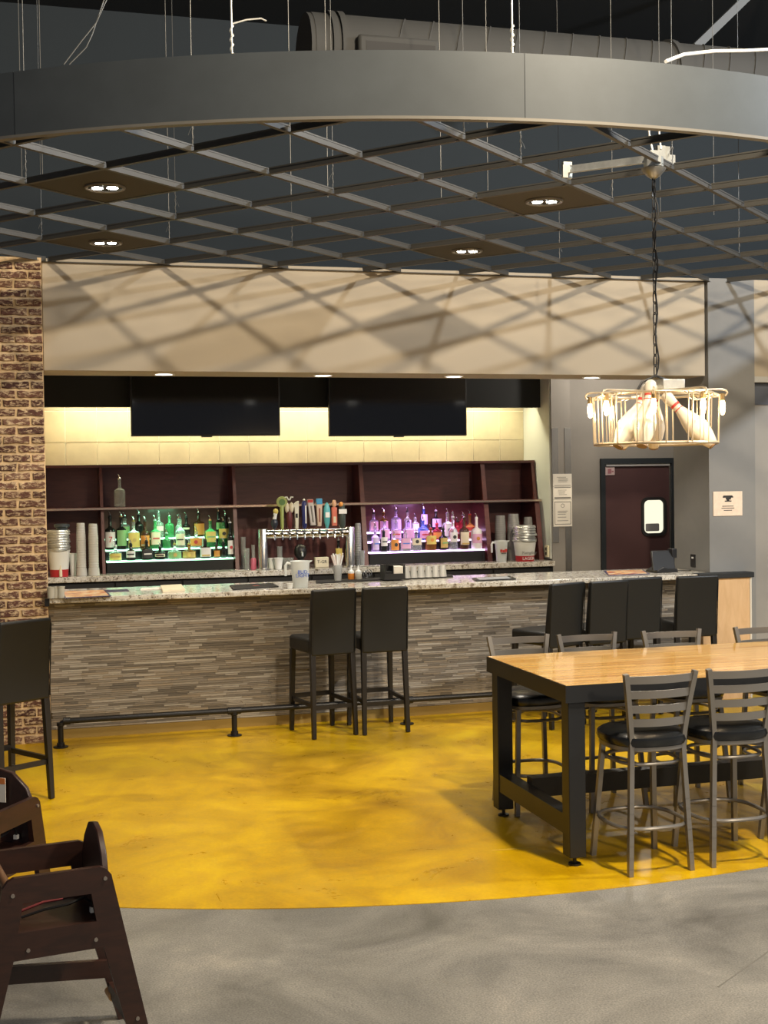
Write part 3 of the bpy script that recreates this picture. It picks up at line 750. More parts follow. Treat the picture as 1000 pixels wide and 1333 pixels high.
# ------------------------------------------------------------------ metal ladder-back counter chairs
def make_chair():
    t = thing('counter_chair', 'x', 'chair', group='metal ladder-back counter chairs')
    def sm(p, n=4):       # smooth polyline
        P4 = [Vector(q) for q in p]; o = []
        for i in range(len(P4)-1):
            a, b3, c, d = P4[max(i-1, 0)], P4[i], P4[i+1], P4[min(i+2, len(P4)-1)]
            for k in range(n):
                u = k/n; o.append(.5*((2*b3)+(c-a)*u+(2*a-5*b3+4*c-d)*u*u+(3*b3-a-3*c+d)*u**3))
        return o+[P4[-1]]
    def xof(z): return .166-.026*min(z, .62)/.62+(max(0, z-.62)/.38)**1.3*.050
    def yof(z): return -.185+.03*min(z, .62)/.62-(max(0, z-.62)/.38)**1.2*.045
    for sx in (-1, 1):
        pl2 = [(sx*xof(z), yof(z), z) for z in (0, .2, .4, .58, .66, .76, .86, .985)]
        pts = sm(pl2)
        mb = MB()
        for i in range(len(pts)-1): mb.bar(pts[i], pts[i+1]+(pts[i+1]-pts[i])*.04, .024, .026, up=(0, 1, 0))
        mb.build('back_post', GUN, t, smooth=True)
    for z in (.955, .882, .810, .742):
        mb = MB(); X = xof(z)-.008; Y = yof(z); N = 12; vs = []; fs = []
        for k in range(N+1):
            u = -1+2*k/N; x = X*u; y = Y-.030*(1-u*u)
            for dy, dz in ((-.004, -.019), (.004, -.019), (.004, .019), (-.004, .019)): vs.append((x, y+dy, z+dz))
        for k in range(N):
            for i in range(4): fs.append((4*k+i, 4*k+(i+1) % 4, 4*k+4+(i+1) % 4, 4*k+4+i))
        fs += [(0, 1, 2, 3), (4*N+3, 4*N+2, 4*N+1, 4*N)]
        mb.add(vs, fs).build('back_slat', GUN, t, smooth=True)
    for sx in (-1, 1):
        MB().bar((sx*.140, .150, .60), (sx*.175, .205, 0), .025, .025).build('leg', GUN, t)
    MB().lathe([(.17, .622), (.205, .626), (.212, .645), (.208, .668), (.185, .684), (.10, .690), (.01, .691)], 28, sy=1.0, p=2.6).build('seat_cushion', VINYL, t, smooth=True)
    MB().lathe([(.196, .600), (.200, .604), (.200, .622), (.196, .624)], 28, p=2.6).build('seat_pan', GUN, t, smooth=True)
    def ring(z, rx, ry0, ry1, r, sag):
        pts = []
        for k in range(32):
            a = 2*PI*k/32; c, s2 = math.cos(a), math.sin(a); q = (abs(c)**3+abs(s2)**3)**(-1/3)
            pts.append((rx*c*q, (ry1 if s2 > 0 else ry0)*s2*q, z))
        return MB().tube(pts, r, 8, True)
    ring(.225, .195, .19, .215, .0105, 0).build('foot_ring', GUN, t, smooth=True)
    ring(.535, .160, .165, .175, .0095, 0).build('upper_ring', GUN, t, smooth=True)
    MB().bar((-.145, .155, .585), (.145, -.155, .585), .025, .014).bar((-.145, -.155, .585), (.145, .155, .585), .025, .014).build('cross_brace', GUN, t)
    return t
ch = make_chair()
CHS = [((2.965, 5.885), 0.02, 'gunmetal ladder-back chair nearest the exposed table corner, back to the open floor'),
       ((3.425, 5.89), -.02, 'gunmetal ladder-back chair next along the open-floor side of the table'),
       ((3.93, 5.88), 0, 'gunmetal ladder-back chair furthest along the open-floor side of the table'),
       ((2.872, 7.12), PI, 'gunmetal ladder-back chair on the bar side at the exposed table end'),
       ((3.30, 7.06), PI+.03, 'gunmetal ladder-back chair on the bar side, second from the exposed table end'),
       ((3.835, 7.02), PI-.03, 'gunmetal ladder-back chair on the bar side, third from the exposed table end'),
       ((4.46, 7.0), PI, 'gunmetal ladder-back chair on the bar side, fourth from the exposed table end')]
for i, (p, a, lab) in enumerate(CHS): place(ch, i, (p[0], p[1], .003), a, lab)

# ------------------------------------------------------------------ wooden high chairs
def make_high(lab, tagged):
    t = thing('high_chair', lab, 'high chair', group='wooden high chairs')
    # side panels: tapered frame with a grip slot; local +x is the back
    def side(y0, y1, bot, name):
        top = .17; Zt = .67; sl = (bot-top)/Zt
        def X(z): return top+sl*(Zt-z)
        mb = MB()
        lw = .082
        r = .03
        topl = [(-X(Zt-r), Zt-r), (-X(Zt)+r*.35, Zt-r*.3), (-X(Zt)+r, Zt), (X(Zt)-r, Zt), (X(Zt)-r*.35, Zt-r*.3), (X(Zt-r), Zt-r)]
        mb.prism([(-X(.585), .585)]+topl+[(X(.585), .585)], y0, y1)
        mb.prism([(-X(.49), .49), (-X(.585), .585), (-X(.585)+.075, .585), (-X(.49)+.078, .49)], y0, y1)
        mb.prism([(X(.49), .49), (X(.49)-.085, .49), (X(.585)-.08, .585), (X(.585), .585)], y0, y1)
        mb.prism([(-X(.40), .40), (-X(.49), .49), (X(.49), .49), (X(.40), .40)], y0, y1)
        for s in (-1, 1): mb.prism([(s*X(0), 0), (s*(X(0)-lw*.8), 0), (s*(X(.40)-lw), .40), (s*X(.40), .40)], y0, y1)
        o = mb.build(name, WALNUT, t)
        return o, X
    sp, X = side(-.185, -.163, .315, 'side_panel')
    for x, z in ((-.145, .615), (.155, .63), (-.10, .43), (.12, .43), (X(.14)-.03, .14), (-X(.14)+.03, .14)):
        MB().tube([(x, -.190, z), (x, -.184, z)], .0065, 10).build('bolt', P('bolt_grey', (.28, .25, .22), .4, metal=.7), sp)
    sp2, X2 = side(.163, .185, .335, 'side_panel')
    # backrest board between the panels, rising to a rounded crown
    mb = MB(); poly = [(-.162, .40), (-.162, .64), (-.135, .70), (-.07, .76), (0, .775), (.07, .76), (.135, .70), (.162, .64), (.162, .40)]
    vs = [(.155-.10*(z-.4)*-.25+dx, y, z) for dx in (-.011, .011) for y, z in poly]; n = len(poly)
    mb.add(vs, [tuple(range(n)), tuple(range(2*n-1, n-1, -1))]+[(i, i+n, (i+1) % n+n, (i+1) % n) for i in range(n)])
    bk = mb.build('backrest', WALNUT, t, bevel=.004)
    if tagged: lbl = MB().box((.135, -.05, .64), (.1375, .03, .74)).build('warning_label', PAPER, bk)
    if tagged: MB().box((.1335, -.05, .715), (.135, .03, .74)).build('label_header', P('orange_print', (.7, .22, .05), .6), lbl)
    MB().box((-.13, -.162, .455), (.15, .162, .475)).build('seat', WALNUT, t)
    MB().tube([(-.155, -.163, .63), (-.155, .163, .63)], .016, 12).build('front_bar', P('worn_dowel', (.12, .06, .03), .4), t, smooth=True)
    MB().tube([(-.15, 0, .47), (-.155, 0, .62)], .012, 8).build('crotch_post', WALNUT, t, smooth=True)
    stp = MB().tube([(-.10, -.06, .50), (-.03, -.09, .525), (.05, -.10, .535), (.10, -.10, .55), (.125, -.10, .53), (.13, -.10, .51)], .005, 6).build('strap', TVCASE, t, smooth=True)
    MB().box((.12, -.108, .495), (.138, -.092, .512)).build('buckle', PLASTW, stp)
    MB().tube([(-.10, .0, .50), (-.02, -.04, .535), (.04, -.05, .54)], .005, 6).build('strap', STRAP, t, smooth=True)
    if tagged: MB().box((-.178, -.13, .60), (-.135, -.10, .655)).build('strap_loop', STRAP, t, bevel=.004)
    # lower rails
    MB().bar((-X2(.25)+.03, .15, .25), (X2(.20)-.05, .15, .20), .022, .062).build('lower_rail', WALNUT, t)
    MB().bar((X(.12)-.045, -.163, .12), (X(.12)-.045, .163, .12), .02, .05).build('lower_rail', WALNUT, t)
    MB().bar((-X(.16)+.045, -.163, .16), (-X(.16)+.045, .163, .16), .06, .022).build('foot_rest', WALNUT, t)
    MB().tube([(X(.10)-.05, .13, .10), (X(.10)-.05, .20, .10)], .016, 10).build('dowel_end', DOWEL, t, smooth=True)
    if tagged: MB().box((.05, .160, .50), (.09, .1628, .54)).build('barcode_sticker', PAPER, t)
    return t
hc = make_high('dark wooden high chair standing alone in front on the grey concrete', False)
a = math.radians(9); place(hc, 0, (.062, 4.55, 0), a)
hc2 = make_high('dark wooden high chair on the yellow floor with an orange and white label inside', True)
hc2.location = (-.20, 5.44, 0); hc2.rotation_euler = (0, 0, math.radians(58))

# ------------------------------------------------------------------ bottles
def glassm(n, c, tr=.75, ro=.12): return P(n, c, ro, trans=tr)
GM = {'clear': glassm('bottle_clear', (.86, .93, .88), .85), 'green': glassm('bottle_green', (.10, .42, .16), .6), 'dark': glassm('bottle_dark', (.022, .022, .02), .25),
      'amber': glassm('bottle_amber', (.42, .17, .04), .6), 'brown': glassm('bottle_brown', (.10, .045, .02), .4), 'red': glassm('bottle_red', (.5, .04, .07), .6),
      'white': P('bottle_white', (.82, .78, .80), .35), 'black': P('bottle_black', (.012, .014, .012), .15), 'blue': glassm('bottle_blue', (.12, .2, .6), .7), 'lilac': glassm('bottle_lilac', (.72, .60, .9), .7)}
LM = {k: P('label_'+k, c, .55) for k, c in {'cream': (.74, .66, .48), 'white': (.80, .78, .74), 'yellow': (.74, .60, .16), 'orange': (.74, .30, .06), 'black': (.03, .03, .03), 'gold': (.60, .44, .14),
      'red': (.55, .05, .05), 'blue': (.12, .2, .62), 'pink': (.75, .42, .62), 'lilac': (.68, .55, .85), 'green': (.25, .5, .2), 'amber': (.60, .26, .05)}.items()}
CAPS = {'steel': CHROME, 'black': TVCASE, 'gold': P('cap_gold', (.6, .42, .14), .3, metal=.8), 'white': PLASTW, 'red': REDM, 'clear': CLEAR}
SPOUT = CHROME
def bottle(x, y, z, h, r, glass, lab, kind, label, group, cap='black', lf=(.12, .55), rz=0, accent=None):
    t = thing('liquor_bottle', label, 'bottle', (x, y, z+.001), rz, group)
    sp = .052; hb = h-sp                         # pourer on top
    sh = {'round': (.60, .72), 'slim': (.56, .74), 'square': (.62, .70), 'squat': (.52, .66)}[kind]
    nr = .0145
    pw = 4.5 if kind == 'square' else 2.0; sy = .62 if kind == 'squat' else (.85 if kind == 'square' else 1)
    prof = [(r*.86, 0), (r, .006), (r, hb*sh[0]*.9), (r*.96, hb*sh[0])]
    for k in range(1, 5):
        f = k/5; s2 = .5-.5*math.cos(PI*f); prof.append((r*.96+(nr-r*.96)*s2, hb*(sh[0]+(sh[1]-sh[0])*f)))
    prof += [(nr, hb*sh[1]), (nr*.95, hb-.012), (nr*1.15, hb-.010), (nr*1.15, hb)]
    body = MB().lathe(prof, 16, sy=sy, p=pw).build('glass_body', GM[glass], t, smooth=True)
    # front label
    if lab:
        b = MB(); z0, z1 = hb*lf[0], hb*lf[1]; N = 8; vs = []; fs = []
        for k in range(N+1):
            a = -PI/2+(-1.05+2.1*k/N); c, s2 = math.cos(a), math.sin(a)
            if pw != 2: q = (abs(c)**pw+abs(s2)**pw)**(-1/pw); c *= q; s2 *= q
            R2 = r+.0012
            vs += [(R2*c, R2*s2*sy-(.0006), z0), (R2*c, R2*s2*sy-.0006, z1)]
        fs = [(2*k, 2*k+2, 2*k+3, 2*k+1) for k in range(N)]
        lo = b.add(vs, fs).build('label', LM[lab], t, smooth=True)
        if accent:
            a2 = MB(); yy = -(r+.0035)*sy-.001; rr2 = min(.018, r*.5)
            if accent[1] == 'dot': a2.lathe([(rr2, 0), (rr2, .0015)], 12); a2.v = [(vx, yy-vz, (z0+z1)/2+vy) for vx, vy, vz in a2.v]
            elif accent[1] == 'bar': a2.box((-r*.7, yy, (z0+z1)/2-.006), (r*.7, yy+.002, (z0+z1)/2+.006))
            elif accent[1] == 'band': a2.box((-r*.75, yy, z0+.006), (r*.75, yy+.002, z0+.020))
            if accent[1] in ('dot', 'bar', 'band'): a2.build('label_print', LM[accent[0]], lo)
            else: text('label_print', accent[1], .075, LM[accent[0]], lo, (0, yy, (z0+z1)/2))
    c2 = MB().lathe([(nr*1.02, 0), (nr*1.05, .006), (nr*.9, .012), (.008, .016)], 10, (0, 0, hb)).build('cap', CAPS[cap], t, smooth=True)
    MB().tube([(0, 0, hb+.012), (0, 0, hb+.028), (-.006, -.003, hb+.044), (-.016, -.006, hb+sp)], [.007, .0055, .004, .0035], 6).build('pour_spout', SPOUT, c2, smooth=True)
    return t
G1, G2 = 'bottles on the green-lit display', 'bottles on the purple-lit display'
TIER = ('front', 'middle', 'back')
def row(disp, tier, data):
    Z = (ZG if disp == 'green' else ZP)[tier]; Y = 12.262+.11*tier+(.012 if tier == 2 else 0)
    xs = [d[0] for d in data]
    for (x, top, r, glass, lab, kind, desc, cap, lf, acc) in data:
        gap = min(abs(x-o2) for o2 in xs if o2 != x)/136
        r = min(r*1.3, .47*gap if kind != 'squat' else .49*gap)
        q = at_y(x, 700, Y); zt = min(at_y(x, top, Y).z, 1.684)
        bottle(q.x, Y, Z, max(.15, zt-Z), r, glass, lab, kind, '%s on %s step of %s display' % (desc, TIER[tier], disp), G1 if disp == 'green' else G2, cap, lf, random.uniform(-.2, .2), acc)
FULL = (.10, .58)
row('green', 0, [
 (150, 704, .046, 'clear', 'yellow', 'squat', 'squat clear bottle with a pale yellow label', 'white', (.08, .52), ('gold', 'bar')),
 (170, 702, .036, 'dark', 'white', 'round', 'dark bottle with a white label and small dark print', 'black', (.2, .62), ('black', 'bar')),
 (190.5, 698, .040, 'black', 'black', 'square', 'square black-labelled dark bottle', 'black', (.12, .56), ('white', 'bar')),
 (208, 706, .040, 'black', 'cream', 'round', 'near-black bottle with a narrow cream label', 'black', (.26, .5), ('black', 'bar')),
 (227, 702, .050, 'clear', 'green', 'squat', 'squat faceted bottle with a green gold crest', 'gold', (.1, .52), ('gold', 'dot')),
 (246, 702, .050, 'amber', 'gold', 'squat', 'squat amber bottle with a gold crest', 'gold', (.1, .5), ('yellow', 'dot')),
 (267, 697, .040, 'dark', 'white', 'square', 'black-capped bottle with a tall white label', 'black', (.1, .62), ('gold', 'band')),
 (281.5, 703, .034, 'brown', 'amber', 'round', 'small brown bottle with a burnt orange label', 'black', (.12, .6), None),
 (290.8, 700, .026, 'black', None, 'round', 'plain unlabelled black bottle', 'black', FULL, None),
 (299.6, 674, .031, 'black', 'white', 'round', 'tall dark bottle with a white label and red dot', 'white', (.1, .5), ('red', 'dot'))])
row('green', 1, [
 (143.5, 666, .046, 'black', 'white', 'round', 'dark bottle with a red numeral on its white label', 'black', (.08, .55), ('red', '7')),
 (158, 666, .040, 'dark', 'green', 'round', 'dark bottle with a pale green label and gold neck', 'gold', (.12, .6), None),
 (174, 672, .042, 'clear', 'yellow', 'square', 'square clear bottle with a bright yellow label', 'gold', (.08, .6), ('gold', 'dot')),
 (189, 672, .038, 'brown', 'orange', 'round', 'brown bottle with an orange label', 'black', (.1, .5), ('cream', 'band')),
 (202, 671, .044, 'green', 'cream', 'square', 'green-lit square bottle with a cream label and red seal', 'clear', (.15, .6), ('red', 'bar')),
 (217, 688, .030, 'green', None, 'round', 'short plain green bottle', 'clear', FULL, None),
 (235, 669, .036, 'clear', 'cream', 'slim', 'slim clear bottle with a cream label', 'black', (.1, .5), ('black', 'bar')),
 (255.5, 685, .050, 'clear', 'orange', 'squat', 'squat clear bottle with a round orange label', 'green' if 0 else 'gold', (.12, .6), ('red', 'dot')),
 (274, 671, .042, 'green', 'yellow', 'round', 'green bottle with a yellow label and amber neck', 'gold', (.2, .6), ('green', 'bar')),
 (291, 673, .040, 'green', 'yellow', 'round', 'deep green bottle with a yellow round label', 'black', (.35, .75), ('black', 'dot'))])
row('green', 2, [
 (163, 667, .036, 'clear', 'green', 'round', 'dim clear bottle with a faded green label', 'black', FULL, None),
 (181, 663, .034, 'dark', None, 'slim', 'slim dark unlabelled bottle', 'clear', FULL, None),
 (207, 661, .046, 'clear', 'cream', 'round', 'tall clear decanter with a narrow pale label', 'clear', (.3, .5), None),
 (221, 665, .048, 'green', None, 'square', 'bright green square decanter', 'steel', FULL, None),
 (233, 670, .030, 'clear', None, 'slim', 'slim clear unlabelled bottle', 'clear', FULL, None),
 (243, 667, .034, 'dark', 'cream', 'round', 'dark bottle with pale bands', 'black', (.4, .5), None),
 (259, 662, .044, 'brown', 'amber', 'round', 'broad brown bottle with an amber label', 'black', FULL, None),
 (285, 660, .044, 'black', 'green', 'round', 'black bottle with a green label', 'black', (.3, .6), None),
 (294, 664, .024, 'dark', None, 'slim', 'slim smoke-coloured bottle', 'steel', FULL, None)])
row('purple', 0, [
 (488.5, 680, .042, 'lilac', 'lilac', 'round', 'lilac-lit clear bottle with a blue band', 'clear', (.1, .6), ('blue', 'bar')),
 (499.5, 686, .040, 'dark', 'white', 'round', 'dark bottle with a tall white label', 'black', (.3, .75), ('black', 'bar')),
 (513, 690, .042, 'clear', 'orange', 'round', 'clear bottle with an orange label and dark seal', 'gold', (.1, .75), ('black', 'dot')),
 (528, 688, .044, 'clear', 'pink', 'square', 'square clear bottle with a pink and blue label', 'clear', (.15, .75), ('blue', 'bar')),
 (542, 688, .042, 'clear', 'cream', 'square', 'square clear bottle with a cream label', 'black', (.35, .75), ('black', 'dot')),
 (561, 682, .044, 'amber', 'yellow', 'round', 'amber bottle with a yellow sun label', 'red', (.3, .7), ('orange', 'dot')),
 (577, 682, .046, 'black', 'gold', 'round', 'black bottle with a gold and green label', 'black', (.12, .58), ('green', 'bar')),
 (590, 667, .040, 'clear', 'white', 'round', 'tall clear bottle with a white label and dark roundel', 'white', (.25, .55), ('black', 'dot')),
 (604.5, 667, .038, 'brown', 'cream', 'round', 'tall brown bottle with a cream label', 'steel', (.15, .55), ('gold', 'band')),
 (620.5, 668, .046, 'white', 'pink', 'round', 'opaque white bottle with a small pale pink label', 'white', (.2, .5), ('amber', 'dot'))])
row('purple', 1, [
 (501, 672, .040, 'lilac', 'pink', 'round', 'lilac bottle with a pink label', 'gold', (.15, .6), None),
 (516, 674, .042, 'lilac', 'pink', 'squat', 'squat lilac bottle with a pink label', 'clear', (.15, .6), ('red', 'bar')),
 (532, 673, .042, 'lilac', 'pink', 'square', 'square lilac bottle with a pale pink label', 'black', (.15, .6), None),
 (551, 671, .042, 'blue', 'pink', 'round', 'blue bottle with a red and white label', 'blue' if 0 else 'clear', (.1, .5), ('red', 'bar')),
 (569, 676, .036, 'red', 'orange', 'round', 'red-tinted bottle with an orange label', 'red', (.1, .5), None),
 (583, 662, .038, 'clear', 'white', 'square', 'clear bottle with a black and white label', 'clear', (.15, .6), ('black', 'dot')),
 (596, 673, .044, 'red', 'red', 'round', 'deep red bottle with a red label', 'black', (.3, .6), ('pink', 'band')),
 (612, 664, .046, 'amber', 'red', 'squat', 'long-necked squat bottle with a red label', 'red', (.15, .5), ('white', 'bar'))])
row('purple', 2, [
 (487, 662, .036, 'lilac', 'pink', 'round', 'back-row lilac bottle with a dark neck', 'black', FULL, None),
 (500, 661, .036, 'amber', 'pink', 'round', 'orange-necked bottle with a pink label', 'gold', FULL, None),
 (516, 658, .044, 'lilac', 'lilac', 'round', 'broad lilac bottle with a big clear stopper', 'clear', FULL, None),
 (531, 660, .036, 'clear', 'lilac', 'round', 'clear bottle with a lilac label', 'black', FULL, None),
 (541, 668, .032, 'clear', 'white', 'square', 'short square clear bottle with a white label', 'clear', FULL, None),
 (552, 655, .038, 'blue', 'lilac', 'slim', 'tall blue bottle with a lilac label', 'steel', (.3, .75), None),
 (568, 659, .044, 'black', 'lilac', 'round', 'black-shouldered bottle with a lilac label', 'white', (.2, .62), None),
 (590, 664, .032, 'red', None, 'slim', 'slim red bottle without a label', 'clear', FULL, None),
 (603, 665, .032, 'red', None, 'round', 'round red bottle without a label', 'clear', FULL, None)])
q = at_y(156, 658, 12.30)
bottle(q.x, 12.30, 1.712, at_y(156, 617, 12.30).z-1.712, .052, 'clear', None, 'round', 'single clear bottle with a tall steel pourer standing on the upper shelf rail', 'bottle on upper shelf', 'steel')

# ------------------------------------------------------------------ beer tap tower
Y = 12.03
a, b2 = at_y(343, 740, Y), at_y(456, 735, Y); TW = (b2.x-a.x)/2; zt = at_y(400, 694, Y).z-BC
tt = thing('tap_tower', 'steel bridge beer tap tower with ten assorted handles', 'tap tower', ((a.x+b2.x)/2, Y, BC))
for s in (-1, 1):
    MB().lathe([(.07, 0), (.07, .012), (.046, .016), (.046, zt+.045), (.043, zt+.050)], 24, (s*TW, 0, 0)).build('column', STEEL, tt, smooth=True)
MB().tube([(-TW, 0, zt), (TW, 0, zt)], .042, 20).build('bridge_tube', CHROME, tt, smooth=True)
HX = [357.5, 367.5, 377, 386.5, 396.5, 407, 416, 426, 435.5, 445.5]
def hmat(n, c): return P('handle_'+n, c, .35)
def faucet(x):
    f = MB().tube([(x, -.03, zt), (x, -.075, zt), (x, -.085, zt-.01), (x, -.09, zt-.055)], [.012, .012, .011, .008], 8)
    f.tube([(x, -.072, zt), (x, -.072, zt+.045)], .007, 8)
    return f.build('faucet', CHROME, tt, smooth=True)
tops = [663, 648, 647, 652, 651, 650, 649, 654, 650, 654]
names = [('black', (.03, .035, .05)), ('lime', (.38, .45, .14)), ('maroon', (.13, .03, .03)), ('ivory', (.72, .70, .58)), ('navy', (.03, .04, .18)), ('silver', (.55, .52, .5)), ('tan', (.60, .46, .36)), ('teal', (.10, .42, .45)), ('coral', (.65, .17, .11)), ('slate', (.06, .08, .07))]
for k, (hx_, tp) in enumerate(zip(HX, tops)):
    x = at_y(hx_, 692, Y-.07).x-(a.x+b2.x)/2; h1 = at_y(hx_, tp, Y-.07).z-BC; h0 = zt+.045; hh = h1-h0; n, c = names[k]; mt = hmat(n, c); yy = -.072
    fo = faucet(x)
    b = MB()
    if k == 0:
        hd = MB().lathe([(.008, 0), (.02, .02), (.034, .05), (.03, .08), (.014, .10), (.012, hh-.05)], 14, (x, yy, h0)).build('tap_handle', mt, tt, smooth=True)
        MB().tube([(x, yy, h0+.09), (x+.012, yy, h0+hh-.03)], .018, 8).build('handle_neck', WHITEI, hd, smooth=True)
        MB().lathe([(.002, -.026), (.018, -.02), (.026, 0), (.018, .02), (.002, .026)], 12, (x+.014, yy, h0+hh-.02)).build('handle_knob', LM['yellow'], hd, smooth=True)
    elif k == 1:
        hd = MB().lathe([(.010, 0), (.016, .03), (.019, hh-.08), (.012, hh-.06)], 12, (x, yy, h0)).build('tap_handle', mt, tt, smooth=True)
        dd = MB().lathe([(.05, -.012), (.053, 0), (.05, .012)], 24); dd.v = [(x+vx, yy+vz, h0+hh-.04+vy) for vx, vy, vz in dd.v]; dd.build('handle_disc', mt, hd, smooth=True)
        d2 = MB().lathe([(.03, 0), (.03, .003)], 20); d2.v = [(x+vx, yy-.015+vz, h0+hh-.04+vy) for vx, vy, vz in d2.v]; d2.build('disc_print', hmat('leaf', (.10, .22, .06)), hd)
    elif k == 2:
        hd = MB().lathe([(.014, 0), (.026, .03), (.030, .12), (.022, hh*.55)], 12, (x, yy, h0)).build('tap_handle', mt, tt, smooth=True)
        for s in (-1, 1):
            MB().lathe([(.004, 0), (.018, .02), (.022, .05), (.016, .085), (.004, .10)], 10, (x+s*.022, yy, h0+hh*.50)).build('handle_wing', LM['cream'], hd, smooth=True)
            MB().tube([(x+s*.004, yy, h0+hh*.9), (x+s*.02, yy, h0+hh*1.0), (x+s*.04, yy, h0+hh*.99)], .007, 6).build('handle_horn', WHITEI, hd, smooth=True)
    elif k == 3:
        hd = MB().prism([(x-.014, h0), (x+.014, h0), (x+.022, h0+hh), (x-.005, h0+hh*.97), (x-.045, h0+hh*.82), (x-.02, h0+hh*.75)], yy-.014, yy+.014).build('tap_handle', mt, tt, bevel=.004)
        MB().box((x-.012, yy-.016, h0+hh*.4), (x+.008, yy-.014, h0+hh*.55)).build('handle_print', DINK, hd)
    elif k == 4:
        hd = MB().lathe([(.010, 0), (.022, .02), (.024, hh-.04), (.02, hh-.02), (.004, hh)], 14, (x, yy, h0)).build('tap_handle', mt, tt, smooth=True)
        MB().box((x+.004, yy-.026, h0+.05), (x+.016, yy-.022, h0+hh-.05)).build('handle_print', WHITEI, hd)
        MB().lathe([(.002, -.014), (.014, 0), (.002, .014)], 10, (x, yy, h0+hh)).build('handle_knob', WHITEI, hd, smooth=True)
    elif k == 5:
        hd = MB().prism([(x-.020, h0+.03), (x+.030, h0+.03), (x+.008, h0+hh), (x-.048, h0+hh)], yy-.016, yy+.016).build('tap_handle', mt, tt, bevel=.004)
        MB().prism([(x-.004, h0+.06), (x+.010, h0+.06), (x-.008, h0+hh-.06), (x-.022, h0+hh-.06)], yy-.018, yy-.016).build('handle_print', INK, hd)
        MB().prism([(x-.046, h0+hh-.03), (x+.004, h0+hh-.03), (x+.006, h0+hh-.002), (x-.048, h0+hh-.002)], yy-.018, yy-.016).build('handle_band', REDI, hd)
    elif k == 6:
        hd = MB().prism([(x-.018, h0+.02), (x+.018, h0+.02), (x+.030, h0+hh-.03), (x-.030, h0+hh-.03)], yy-.016, yy+.016).build('tap_handle', mt, tt, bevel=.005)
        MB().box((x-.028, yy-.02, h0+hh-.055), (x+.028, yy+.02, h0+hh)).build('handle_crown', hmat('sky', (.05, .36, .70)), hd, bevel=.006)
        MB().box((x-.007, yy-.018, h0+.06), (x+.007, yy-.016, h0+hh-.09)).build('handle_print', P('brown_print', (.25, .08, .05), .5), hd)
    elif k == 7:
        hd = MB().lathe([(.010, 0), (.026, .05), (.034, hh*.5), (.032, hh*.75), (.018, hh*.93), (.003, hh)], 14, (x, yy, h0), sy=.6).build('tap_handle', mt, tt, smooth=True)
        MB().box((x-.02, yy-.026, h0+hh*.42), (x+.02, yy-.020, h0+hh*.62)).build('handle_print', WHITEI, hd)
    elif k == 8:
        hd = MB().box((x-.026, yy-.016, h0+.02), (x+.026, yy+.016, h0+hh*.72)).build('tap_handle', mt, tt, bevel=.006)
        MB().lathe([(.004, 0), (.02, .02), (.022, .05), (.012, .075)], 12, (x, yy, h0+hh*.70)).build('handle_knob', hmat('peach', (.72, .42, .26)), hd, smooth=True)
        MB().box((x-.012, yy-.018, h0+.05), (x+.014, yy-.016, h0+hh*.4)).build('handle_print', LM['cream'], hd)
    else:
        hd = MB().lathe([(.02, 0), (.034, .03), (.034, hh*.6), (.026, hh*.72), (.03, hh*.9), (.006, hh)], 12, (x, yy, h0)).build('tap_handle', mt, tt, smooth=True)
        MB().box((x-.038, yy-.04, h0+hh*.56), (x+.038, yy-.028, h0+hh*.74)).build('handle_plate', WHITEI, hd)
        MB().lathe([(.004, 0), (.022, .02), (.02, .04), (.004, .055)], 12, (x-.01, yy-.012, h0+hh*.80)).build('handle_knob', LM['orange'], hd, smooth=True)

# ------------------------------------------------------------------ things on the back counter
def on_back(px_, Y): return at_y(px_, 735, Y).x
def cup_prof(r0, r1, h, rim=.003): return [(r0, 0), (r0, .002), (r1, h-.006), (r1+rim, h-.005), (r1+rim, h)]
def cupstack(px_, Y, top, r, label, group, mat, base_cup=False):
    z1 = at_y(px_, top, Y).z-BC
    t = thing('cup_stack', label, 'cup stack', (on_back(px_, Y), Y, BC+.001), 0, group)
    z0 = 0
    if base_cup:
        MB().lathe([(r*1.18, 0), (r*1.18, .002), (r*1.10, .065), (r*1.0, .068)], 18).build('bottom_cup', mat, t, smooth=True); z0 = .055
    nseg = int((z1-z0)/.022)
    for k in range(nseg):
        zz = z0+(z1-z0)*k/nseg; f = 1 if k < nseg-6 else 1-.03*(k-nseg+6)
        MB().lathe([(r*1.04*f, 0), (r*1.05*f, .005), (r*f, .007), (r*.97*f, (z1-z0)/nseg)], 16, (0, 0, zz)).build('cup', mat, t, smooth=True)
    return t
cupstack(106, 12.02, 681, .042, 'tall stack of grey cups beside the metal buckets, nearest the brick pier', 'cup stacks on the back counter', CUPG, True)
cupstack(122, 12.02, 682, .044, 'tall stack of grey cups beside the shelf divider by the green display', 'cup stacks on the back counter', CUPG, True)
CUPC = P('smoky_cup', (.34, .34, .33), .25, trans=.3)
cupstack(652, 12.25, 671, .056, 'tall stack of clear cups behind the red-printed pitcher', 'cup stacks on the back counter', CUPC)
cupstack(669, 12.22, 669, .062, 'tallest stack of clear cups in the right shelf bay', 'cup stacks on the back counter', CUPC)
cupstack(688, 12.25, 673, .050, 'stack of clear cups directly behind the foil bucket', 'cup stacks on the back counter', CUPC)
